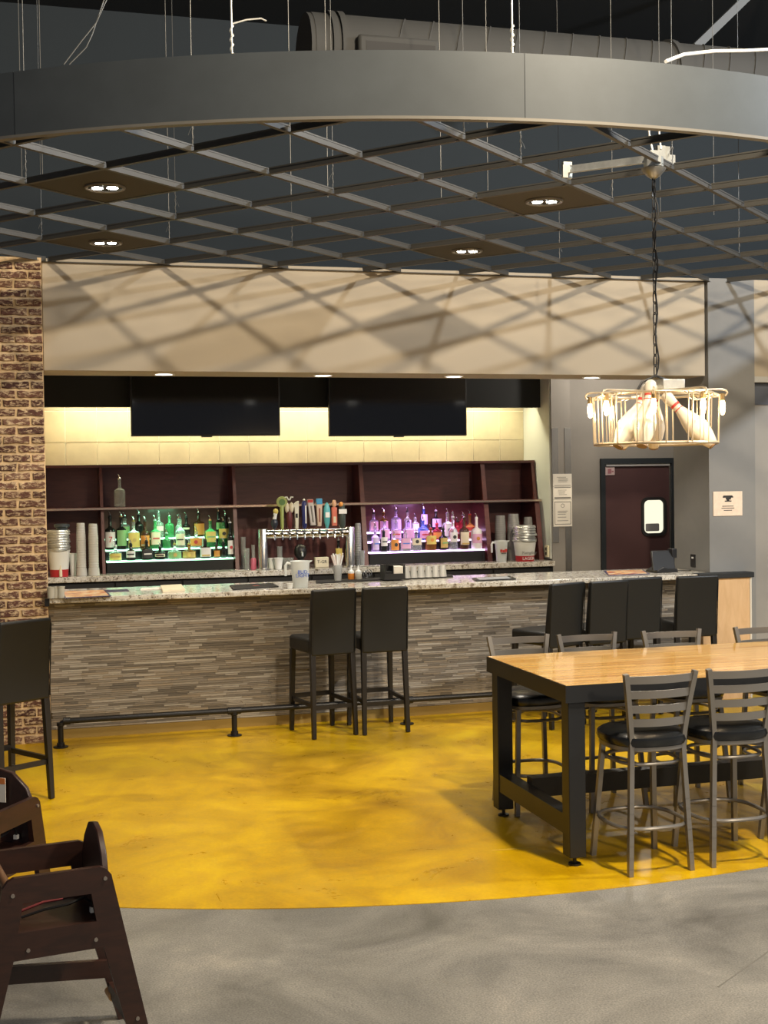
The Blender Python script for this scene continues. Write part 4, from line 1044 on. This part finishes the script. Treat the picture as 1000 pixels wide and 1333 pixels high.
# metal buckets
def bucket(px_, Y, top, r, label, layers, name='ice_bucket'):
    x = on_back(px_, Y); t = thing(name, label, 'bucket', (x, Y, BC+.001)); H1 = at_y(px_, top, Y).z-BC; hb = H1*.56
    MB().lathe([(r*.80, 0), (r*.80, .002), (r*.84, hb*.28)], 24).build('red_band', REDM, t, smooth=True)
    MB().lathe([(r*.84, hb*.28), (r*.99, hb-.006), (r*1.03, hb-.005), (r*1.03, hb), (r*.97, hb), (r*.9, hb*.8)], 24, cap=False).build('body', P('pale_enamel', (.72, .73, .69), .35), t, smooth=True)
    for k in range(layers):
        zz = hb+(H1-hb)*k/layers; s = rr.uniform(.96, 1.03)
        MB().lathe([(r*.99*s, 0), (r*1.05*s, .004), (r*1.05*s, .010), (r*s, .014), (r*.985*s, (H1-hb)/layers)], 24, (rr.uniform(-.006, .006), 0, zz), cap=(k == layers-1)).build('nested_bucket', GALV, t, smooth=True)
    for k in range(3):
        MB().tube([(r*1.05*math.cos(PI*i/10+k*.3), -r*1.06*math.sin(PI*i/10), hb+.03+.04*k-.035*math.sin(PI*i/10)) for i in range(11)], .0025, 5).build('bail_handle', CHROME, t, smooth=True)
    return t, hb, r
t, hb, r = bucket(77, 12.0, 690, .098, 'stack of metal buckets with a red band beside the brick pier', 8)
bt = MB().lathe([(.014, 0), (.014, .05), (.006, .075), (.005, .10)], 10).mesh('bottle_print', LM['cream'], True)
link('bottle_print', bt, t, (.01, -r*.84, .004))
MB().lathe([(.05, 0), (.05, .012), (.07, .03), (.07, .05), (.045, .055)], 14, (.03, .0, at_y(77, 690, 12.0).z-BC)).build('dark_lid', P('smoky_foil', (.08, .10, .11), .3, metal=.5), t, smooth=True)
t, hb, r = bucket(683.5, 12.02, 684, .112, 'stack of metal buckets with red band and white lettering beside the red-printed pitcher', 6)
text('lettering', 'LAGER', .042, WHITEI, t, (.0, -r*.86, hb*.15))
text('lettering', 'Yuengling', .040, INK, t, (.0, -r*.97, hb*.44), shear=.3)
# pitchers
def pitcher(name, label, x, y, z, H1, r, txt, tmat, sc):
    t = thing(name, label, 'pitcher', (x, y, z+.001))
    MB().lathe([(r*.72, 0), (r*.74, .004), (r*.95, H1*.9), (r*1.05, H1), (r*1.01, H1), (r*.91, H1*.9), (r*.70, .008)], 24, cap=False).add([(r*.72*math.cos(2*PI*(k+.5)/24), r*.72*math.sin(2*PI*(k+.5)/24), .002) for k in range(24)], [tuple(range(24))]).build('body', FROST, t, smooth=True)
    MB().prism([(r*.95, H1*.93), (r*1.26, H1*1.0), (r*1.0, H1*1.0)], -.02, .02).build('spout', FROST, t)
    MB().tube([(-r*.92, 0, H1*.90), (-r*1.35, 0, H1*.93), (-r*1.52, 0, H1*.84), (-r*1.5, 0, H1*.45)], [.010, .012, .012, .010], 8).build('handle', FROST, t, smooth=True)
    for i, (s, dz, mm) in enumerate(txt): text('lettering', s, sc, mm, t, (.005, -r*.90, H1*dz), (PI/2-.05, 0, 0), label='printed brand lettering')
    return t
q = at_z(394, 766, CT); H1 = at_y(394, 731, q.y).z-CT
pitcher('drink_pitcher', 'frosted plastic pitcher with blue lettering on the granite bar top', q.x, q.y+.08, CT, H1, .078, [('BUD', .60, BLUEI), ('LIGHT', .47, BLUEI)], BLUEI, .040)
H2 = at_y(652, 704, 12.0).z-BC
rp = pitcher('drink_pitcher', 'frosted plastic pitcher with red print on the back counter', on_back(653, 12.0), 12.0, BC, H2, .066, [], REDI, .04)
mk = MB()
for x0, x1, z0, z1 in ((-.034, -.012, .50, .60), (-.008, .010, .49, .58), (.014, .036, .50, .62), (-.030, .034, .46, .49)): mk.box((x0, -.0645, H2*z0), (x1, -.058, H2*z1))
mk.build('red_print', REDI, rp)
MB().box((-.022, -.063, H2*.40), (.026, -.057, H2*.44)).build('dark_print', INK, rp)
# small things by the tower
def simple_cup(name, label, cat, x, y, z, r0, r1, h, mat, group=None):
    t = thing(name, label, cat, (x, y, z+.001), 0, group)
    MB().lathe([(r0, 0), (r0, .003), (r1, h-.004), (r1+.003, h-.003), (r1+.003, h), (r1-.002, h), (r0-.002, .006)], 16, cap=False).build('wall', mat, t, smooth=True)
    MB().lathe([(r0-.001, .001), (r0-.001, .004)], 16).build('base', mat, t); return t
BX = lambda p, y=12.0: on_back(p, y)
simple_cup('paper_cup', 'white paper cup next to the bucket stack by the brick pier', 'cup', BX(95, 12.1), 12.1, BC, .024, .036, .20, PLASTW)
simple_cup('tall_glass', 'tallest thin glass beside the steel tap column near the green display', 'glass', BX(317, 12.25), 12.25, BC, .022, .026, .30, CLEAR, 'thin glasses by the taps')
simple_cup('tall_glass', 'shorter thin glass in front of the tall one beside the green display', 'glass', BX(321.5, 12.08), 12.08, BC, .024, .026, .20, GLASS, 'thin glasses by the taps')
t = thing('pink_bottle', 'slim clear bottle with a pink body between the divider and tap column', 'bottle', (BX(330, 12.08), 12.08, BC+.001))
MB().lathe([(.026, 0), (.028, .01), (.028, .09), (.018, .11)], 14).build('body', P('pink_liquid', (.55, .13, .2), .3), t, smooth=True)
MB().lathe([(.018, .11), (.016, .15), (.016, .225), (.018, .23)], 12).build('neck', CLEAR, t, smooth=True)
simple_cup('container', 'small white tub under the tap bridge beside its column', 'tub', BX(354, 12.12), 12.12, BC, .030, .034, .10, PLASTW)
simple_cup('paper_cup', 'wide white cup holding a glass under the tap bridge', 'cup', BX(362.5, 12.05), 12.05, BC, .030, .046, .105, PLASTW)
simple_cup('tall_glass', 'glass standing behind the white cup under the tap bridge', 'glass', BX(364.5, 12.16), 12.16, BC, .024, .026, .205, CLEAR)
for k, xx in enumerate((372, 378.5)): simple_cup('short_tumbler', ('short clear tumbler under the taps next to the white cup', 'short clear tumbler under the taps next to the black hand dryer shape')[k].replace('hand dryer shape', 'dispenser'), 'tumbler', BX(xx, 12.1), 12.1, BC, .024, .028, .10, GLASS, 'tumblers under the taps')
t = thing('drink_dispenser', 'rounded black dispenser under the middle of the tap bridge', 'dispenser', (BX(391.5, 12.15), 12.15, BC+.001))
MB().lathe([(.05, 0), (.05, .02), (.03, .03), (.03, .09)], 16).build('stand', BLACKM, t, smooth=True); MB().lathe([(.04, .09), (.058, .12), (.062, .16), (.05, .20), (.02, .222)], 16).build('head', TVCASE, t, smooth=True)
MB().tube([(.0, -.05, .15), (.0, -.08, .14), (.0, -.085, .11)], .010, 8).build('nozzle', GALV, t, smooth=True)
t = thing('printed_box', 'small cream box with black print under the taps', 'box', (BX(418.5, 12.1), 12.1, BC+.001))
MB().box((-.065, -.03, .0), (.065, .03, .095)).build('carton', LM['cream'], t, bevel=.003); text('lettering', 'T-GR', .042, DINK, t, (0, -.0312, .052))
x = BX(441, 12.15); bottle(x, 12.15, BC, .30, .036, 'dark', 'yellow', 'round', 'dark green bottle with a yellow label standing beside the far tap column', 'bottle under taps', 'clear', (.2, .7))
cupstack(466.5, 12.2, 681, .034, 'slim stack of clear cups between the tap column and the purple display', 'cup stacks on the back counter', CUPC)
simple_cup('tall_glass', 'short rounded glass in front of the slim cup stack beside the tap column', 'glass', BX(471.5, 12.04), 12.04, BC, .022, .028, .15, CLEAR)
for k, (a0, a1, yy) in enumerate(((300, 325, 11.97), (455, 500, 11.98))):
    x0, x1 = BX(a0, yy), BX(a1, yy)
    o = MB().box((x0, yy-.03, BC+.001), (x1, yy+.03, BC+.012)).build('metal_tray', STEEL, bevel=.003); tag(o, ('flat steel drip tray at the edge of the back counter by the green display', 'flat steel drip tray at the edge of the back counter by the purple display')[k], 'tray', 'flat trays on the back counter')

# ------------------------------------------------------------------ things on the granite bar top
def onc(x, y): q = at_z(x, y, CT); return q.x, q.y
def flat(name, label, cat, corners, mat, th=.004, group=None, z=CT):
    P4 = [at_z(x, y, z) for x, y in corners]; c = sum(P4, Vector())/4
    t = thing(name, label, cat, (c.x, c.y, z+.0008), 0, group)
    vs = [(p.x-c.x, p.y-c.y, zz) for zz in (0, th) for p in P4]
    o = MB().add(vs, [(0,3,2,1),(4,5,6,7),(0,1,5,4),(1,2,6,5),(2,3,7,6),(3,0,4,7)]).build('sheet', mat, t)
    return t, P4, c
mt_, nt, b = base('menu_print'); v = pos(nt, (9, 14, 1))
nt.links.new(ramp(nt, noise(nt, v, 1.6, 4, .6), [(.33, (.16, .04, .16)), (.45, (.62, .20, .06)), (.54, (.78, .58, .28)), (.66, (.72, .66, .60))]), b.inputs['Base Color']); b.inputs['Roughness'].default_value = .3
MENU = mt_
DNAVY = P('menu_border', (.04, .03, .09), .4)
for k, (c4, lab) in enumerate(((((84, 779.5), (145, 776.5), (136, 768), (79, 770)), 'colourful menu mat on the bar top nearest the brick pier'),
                               (((792, 749.5), (846, 747.5), (836, 742), (786, 743.5)), 'colourful menu mat on the bar top beside the black terminal'))):
    t, P4, c = flat('menu_mat', lab, 'menu', c4, DNAVY, .004, 'colourful menu mats')
    vs = [((p.x-c.x)*.92, (p.y-c.y)*.86, zz) for zz in (.004, .0052) for p in P4]
    MB().add(vs, [(0,3,2,1),(4,5,6,7),(0,1,5,4),(1,2,6,5),(2,3,7,6),(3,0,4,7)]).build('print', MENU, t)
flat('paper_sheet', 'thin pale sheet lying at the rear of the bar top near the white card', 'paper', ((183, 768.5), (212, 767), (208, 765), (184, 766)), PAPER)
t, _, _ = flat('white_card', 'thick cream card block on the bar top near the sheet', 'card', ((212, 771.5), (241, 769.5), (236, 763), (209, 764.5)), LM['cream'], .016)
t, P4, c = flat('bar_mat', 'long black rubber bar mat between the cream card and the pitcher', 'bar mat', ((304, 768.5), (363, 764.5), (354, 760), (299, 763)), RUBBER, .008, 'black bar mats')
MB().lathe([(.03, 0), (.03, .001)], 14, (0.02, 0, .008)).build('mat_logo', P('faded_red', (.25, .06, .05), .7), t)
t, P4, c = flat('bar_mat', 'long black rubber bar rail under the straws and small cups', 'bar mat', ((412, 760), (590, 751.5), (588, 749), (411, 757)), RUBBER, .010, 'black bar mats')
t, P4, c = flat('framed_tray', 'thin black framed tray lying on the bar top right of the small cups', 'tray', ((620, 757), (672, 754.5), (664, 751), (614, 753.5)), TVCASE, .008)
MB().add([((p.x-c.x)*.80, (p.y-c.y)*.72, zz) for zz in (.008, .0095) for p in P4], [(0,3,2,1),(4,5,6,7),(0,1,5,4),(1,2,6,5),(2,3,7,6),(3,0,4,7)]).build('insert', P('grey_insert', (.36, .38, .40), .3), t)
flat('dark_sheet', 'dark folder lying behind the menu mat near the brick pier', 'folder', ((136, 771), (168, 769.5), (166, 767.5), (138, 768.5)), DNAVY)
t = thing('cup_sleeve', 'short block of clear cups at the brick end of the bar top', 'cups', (*onc(73, 779), CT+.001))
for k in range(3): MB().lathe(cup_prof(.028, .030, .085), 14, (-.035+.035*k, .02+.01*(k % 2), 0)).build('cup', P('pale_cup', (.55, .53, .45), .35, trans=.3), t, smooth=True)
x, y = onc(384.5, 768); simple_cup('dip_cup', 'tiny white dip cup beside the frosted pitcher', 'cup', x-.015, y+.13, CT, .019, .022, .042, PLASTW)
# straws in a holder
x, y = onc(440, 757.5); t = thing('straw_holder', 'clear holder full of white wrapped straws', 'straw holder', (x, y, CT+.0115))
MB().lathe([(.030, 0), (.030, .003), (.038, .13), (.036, .13), (.028, .005)], 16, cap=False).build('holder', CLEAR, t, smooth=True)
for k in range(14):
    a = rr.uniform(0, 2*PI); s = rr.uniform(.2, 1); dx, dy = math.cos(a), math.sin(a)*.5
    MB().tube([(-dx*.015*s, -dy*.015, .004), (dx*.062*s, dy*.05*s, .20+rr.uniform(0, .03))], .0062, 6).build('straw', WHITEI if k % 3 else P('straw_pink', (.75, .62, .58), .5), t, smooth=True)
for k, (px_, fill, lab) in enumerate(((458, ORANGE, 'squeeze bottle of orange sauce beside the straws'), (467.5, P('pale_sauce', (.62, .60, .52), .4), 'squeeze bottle of pale sauce beside the wire holder'))):
    x, y = onc(px_, 756); t = thing('squeeze_bottle', lab, 'bottle', (x, y+.02, CT+.0115), 0, 'sauce bottles')
    MB().lathe([(.026, 0), (.028, .006), (.028, .05)], 14).build('sauce_fill', fill, t, smooth=True)
    MB().lathe([(.028, .05), (.026, .068), (.012, .078), (.010, .085), (.004, .118)], 14).build('nozzle_top', PLASTW, t, smooth=True)
x, y = onc(480, 755.5); t = thing('wire_holder', 'coiled chrome wire holder next to the pale sauce bottle', 'wire holder', (x, y+.02, CT+.0115))
for k in range(3): MB().tube([(-.03+.02*k+.026*math.cos(i*PI/8), .006*k, .032+.03*math.sin(i*PI/8)+.008*k) for i in range(16)], .0035, 6, True).build('wire_loop', CHROME, t, smooth=True)
x, y = onc(513, 756); t = thing('napkin_caddy', 'black napkin caddy with white napkins beside the small cups', 'napkin caddy', (x, y+.02, CT+.0115), .05)
MB().box((-.095, -.06, 0), (.085, .06, .012)).box((-.095, -.06, .012), (-.085, .06, .125)).box((.077, -.06, .012), (.085, .06, .125)).box((-.085, .05, .012), (.077, .06, .125)).box((-.085, -.06, .012), (.077, -.052, .05)).box((-.02, -.052, .012), (-.014, .05, .115)).build('body', TVCASE, t)
MB().box((-.012, -.048, .012), (.072, .048, .110)).build('napkins', PAPER, t, bevel=.004)
MB().box((-.080, -.045, .012), (-.025, .045, .07)).build('coasters', RUBBER, t)
for k, px_ in enumerate((530.5, 540, 549.5, 559, 568.5, 578)):
    x, y = onc(px_, 754.5-.045*(px_-531)); t = thing('shot_cup', 'small clear upturned cup in the row on the black bar rail', 'cup', (x, y+.03, CT+.0115), 0, 'upturned small cups on the bar rail')
    MB().lathe([(.036, 0), (.034, .006), (.024, .093), (.022, .096)], 14).build('cup_body', P('grey_clear_cup', (.60, .60, .58), .25, trans=.4), t, smooth=True)
# order terminal
x, y = onc(866, 745.5); t = thing('order_terminal', 'black touch screen order terminal seen from behind', 'terminal', (x, y+.08, CT+.001), .12)
MB().prism([(-.10, 0), (.12, 0), (.11, .03), (.02, .035), (-.02, .05), (-.09, .02)], -.09, .09).build('foot', TVCASE, t, bevel=.004)
mb = MB().add([(-.13, -.08, .02), (.10, -.08, .02), (.10, -.055, .02), (-.13, -.055, .02), (-.07, .03, .185), (.155, .03, .185), (.155, .055, .185), (-.07, .055, .185)], [(0,3,2,1),(4,5,6,7),(0,1,5,4),(1,2,6,5),(2,3,7,6),(3,0,4,7)])
mb.build('screen_body', TVCASE, t, bevel=.006)
MB().box((.115, -.01, .12), (.165, .06, .20)).build('card_reader', TVCASE, t, bevel=.004)
MB().bar((.03, -.03, .02), (.05, .03, .12), .06, .03).build('neck', TVCASE, t)
MB().tube([(.12, .0, .008), (.20, -.03, .006), (.26, -.05, .004), (.30, -.02, .004)], .004, 6).build('cable', RUBBER, t, smooth=True)

# ------------------------------------------------------------------ pendant made from bowling pins
PX, PY = 3.291, 6.336
pd = thing('pin_chandelier', 'wire basket pendant light with white bowling pins and glowing bulbs', 'chandelier', (PX, PY, 0))
ZU, ZL = 2.372, 2.112
def circ(r, z, n=32, a0=0): return [(r*math.cos(a0+2*PI*k/n), r*math.sin(a0+2*PI*k/n), z) for k in range(n)]
MB().tube(circ(.30, ZU+.004), .007, 8, True).build('upper_ring', CAGE, pd, smooth=True)
MB().tube(circ(.325, ZL), .008, 8, True).build('lower_ring', CAGE, pd, smooth=True)
NB = 8
for k in range(NB):
    a = 2*PI*k/NB+.28; c, s = math.cos(a), math.sin(a); tx, ty = -s, c
    def L(r, t_, z): return (r*c+tx*t_, r*s+ty*t_, z)
    # bent wire loop: radial hairpin arm on top, uprights down to the lower ring
    mb = MB().tube([L(.10, 0, ZU+.022), L(.345, 0, ZU+.022), L(.366, 0, ZU+.016), L(.374, 0, ZU+.004), L(.366, 0, ZU-.010), L(.345, 0, ZU-.016), L(.27, 0, ZU-.016)], .0055, 6)
    mb.build('hairpin_arm', CAGE, pd, smooth=True)
    for d_ in (-.085, -.055, .0, .025, .06):
        MB().tube([L(.30, d_, ZU), L(.332, d_, ZU-.01), L(.328, d_, (ZU+ZL)/2), L(.325, d_, ZL)], .0036, 6).build('upright_wire', CAGE, pd, smooth=True)
    h = MB().lathe([(.013, 0), (.013, -.035), (.010, -.037)][::-1], 10, L(.348, .0, ZU)).build('lamp_holder', P('brass_holder', (.35, .25, .12), .35, metal=.8), pd, smooth=True)
    MB().lathe([(.002, -.115), (.010, -.108), (.0145, -.085), (.0145, -.055), (.010, -.038)], 12, L(.348, 0, ZU)).build('bulb', E_BULB, h, smooth=True)
for k in range(0, NB, 2):
    a = 2*PI*k/NB+.28; lamp('bulb_glow', 'POINT', (PX+.40*math.cos(a), PY+.40*math.sin(a), ZU-.09), 5, (1, .72, .42), .03)
pin = [(.026, 0), (.029, .004), (.036, .02), (.050, .06), (.0595, .11), (.059, .13), (.050, .18), (.034, .23), (.0245, .265), (.0235, .285), (.0275, .315), (.0318, .345), (.029, .365), (.018, .378), (.004, .381)]
pinm = MB().lathe(pin, 20).mesh('bowling_pin', PINW, True)
st1 = MB().lathe([(.0262, .257), (.0252, .266)], 20, cap=False).mesh('pin_stripe', REDI, True)
st2 = MB().lathe([(.0246, .284), (.0262, .298)], 20, cap=False).mesh('pin_stripe', REDI, True)
bs_ = MB().lathe([(.028, -.006), (.028, .003)], 16).mesh('pin_base', P('pin_base_brown', (.20, .12, .06), .5), True)
for a, lean, rb in ((-2.38, .42, .22), (-.62, .74, .30), (-2.95, .60, .25), (1.15, .5, .22), (2.1, .5, .22)):
    c, s = math.cos(a), math.sin(a)
    p = link('bowling_pin', pinm, pd, (rb*c, rb*s, ZL-.012)); 
    ax = Vector((-c*math.sin(lean), -s*math.sin(lean), math.cos(lean)))
    p.rotation_euler = ax.to_track_quat('Z', 'Y').to_euler()
    link('pin_stripe', st1, p); link('pin_stripe', st2, p); link('pin_base', bs_, p)
MB().box((.02, -.05, ZU+.03), (.15, .03, ZU+.085)).build('junction_box', GALV, pd, bevel=.004)
MB().tube([(-.11, 0, ZU+.02), (-.08, 0, ZU+.07), (0, 0, ZU+.105), (.08, 0, ZU+.08), (.11, 0, ZU+.02)], .007, 8).build('bail', BLACKM, pd, smooth=True)
MB().tube([(-.28, 0, ZU+.01), (.28, 0, ZU+.01)], .006, 6).build('spreader', CAGE, pd); MB().tube([(0, -.28, ZU+.01), (0, .28, ZU+.01)], .006, 6).build('spreader', CAGE, pd)
lk = []
for k in range(16):
    a = 2*PI*k/16; lk.append((.010*math.cos(a), 0, .024*math.sin(a)+(.010 if math.sin(a) > 0 else -.010)))
lkm = MB().tube(lk, .0032, 6, True).mesh('chain_link', BLACKM, True)
z = ZU+.13; k = 0
while z < CEIL-.06: link('chain_link', lkm, pd, (0, 0, z), (0, 0, PI/2*(k % 2)+.4)); z += .056; k += 1
MB().tube([(.012*math.sin(i*1.1)+.01, .012*math.cos(i*.9), ZU+.10+(CEIL-.07-ZU-.10)*i/22) for i in range(23)], .0045, 6).build('power_cord', RUBBER, pd, smooth=True)
MB().lathe([(.012, -.075), (.035, -.06), (.062, -.03), (.066, -.02)], 20, (0, 0, CEIL)).build('canopy', P('canopy_grey', (.25, .25, .24), .4, metal=.6), pd, smooth=True)
# hanger bar on the tees
hb_ = thing('hanger_bar', 'galvanised bar hanger with clips across the ceiling grid above the pendant', 'hanger bar', (PX, PY, CEIL))
q = at_z(738, 222, CEIL+.03); d = Vector((q.x-PX, q.y-PY, 0))
MB().bar((0, 0, .035), (d.x, d.y, .035), .006, .040).build('bar', GALV, hb_); MB().bar((0, 0, .016), (d.x, d.y, .016), .022, .003).build('bar_flange', GALV, hb_)
n = d.normalized()
for p_, nm in ((d, 'end_clip'), (Vector((0.0, 0, 0)), 'end_clip')):
    MB().cbox((p_.x, p_.y, .045), (.05, .03, .06)).cbox((p_.x-.02, p_.y-.02, .02), (.03, .02, .07)).cbox((p_.x+.025, p_.y+.02, .02), (.02, .03, .06)).build(nm, GALV, hb_)
MB().lathe([(.052, -.012), (.052, .04)], 8, (0, 0, 0)).build('octagon_box', GALV, hb_)
g2 = ga.to_3d()
for s, hgt in ((.10, .10), (.17, .11), (.25, .08)): MB().cbox((g2.x*s, g2.y*s, .05+hgt/2-.03), (.045, .03, hgt)).build('tee_clip', GALV, hb_)
MB().tube([(.02, .02, .03), (-.01, .02, .14), (-.02, .02, .22)], .005, 6).build('conduit_tail', PLASTW, hb_); MB().tube([(.07, .05, .10), (.06, .05, .2)], .005, 6).build('conduit_tail', PLASTW, hb_)

# ------------------------------------------------------------------ duct, cable and brace in the void
DYY = 8.4; a, b2 = at_y(400, 24, DYY), at_y(865, 58, DYY); DR = .27; ZC = (at_y(515, 28, DYY).z)-DR
du = thing('spiral_duct', 'grey round spiral duct running above the ceiling ring', 'duct', (0, DYY, ZC))
MB().tube([(a.x, 0, 0), (7.8, 0, 0)], DR, 32).build('duct_run', DUCT, du, smooth=True)
x = a.x+.62
while x < 7.8:
    MB().tube([(x+.10*math.sin(2*PI*k/28+1), DR*1.008*math.cos(2*PI*k/28), DR*1.008*math.sin(2*PI*k/28)) for k in range(28)], .006, 4, True).build('seam_ridge', DUCT, du, smooth=True); x += .20
for xx, rr_ in ((a.x-.01, DR*.985), (a.x+.13, DR*1.07), (a.x+.19, DR*1.07), (b2.x, DR*1.07)):
    MB().tube([(xx-.02, 0, 0), (xx+.02, 0, 0)], rr_, 32).build('flange', DUCT, du, smooth=True)
MB().box((a.x+.26, -DR-.06, -.10), (a.x+.80, -DR*.6, .06)).build('register_box', DUCT, du, bevel=.02)
MB().box((a.x+.31, -DR-.062, -.09), (a.x+.77, -DR-.059, .015)).build('register_opening', RUBBER, du)
c_ = [at_y(867, 80, 5.7), at_y(890, 71, 6.0), at_y(930, 66.5, 6.2), at_y(970, 66, 6.3), at_y(1010, 64, 6.4)]
o = MB().tube(c_, .009, 8).build('white_cable', PLASTW, smooth=True); tag(o, 'white cable looping over the ceiling ring', 'cable')
q1, q2 = at_y(905, 62, 10.5), at_y(1010, -40, 10.5)
o = MB().bar(q1, q2, .07).build('roof_brace', P('brace_grey', (.12, .13, .14), .6)); tag(o, 'slanting grey roof brace above the duct', 'brace')
for k, pts in enumerate(([(83, 84), (105, 55), (125, 30), (141, -5)], [(90, 84), (112, 62), (120, 45), (137, -5)])):
    o = MB().tube([at_y(x, y, 7.6+.1*k) for x, y in pts], .0035, 5).build('loose_wire', WIRE, smooth=True); tag(o, ('thin loose wire rising straight above the ring', 'thin loose wire with a kink above the ring')[k], 'wire', 'loose wires above the ring')
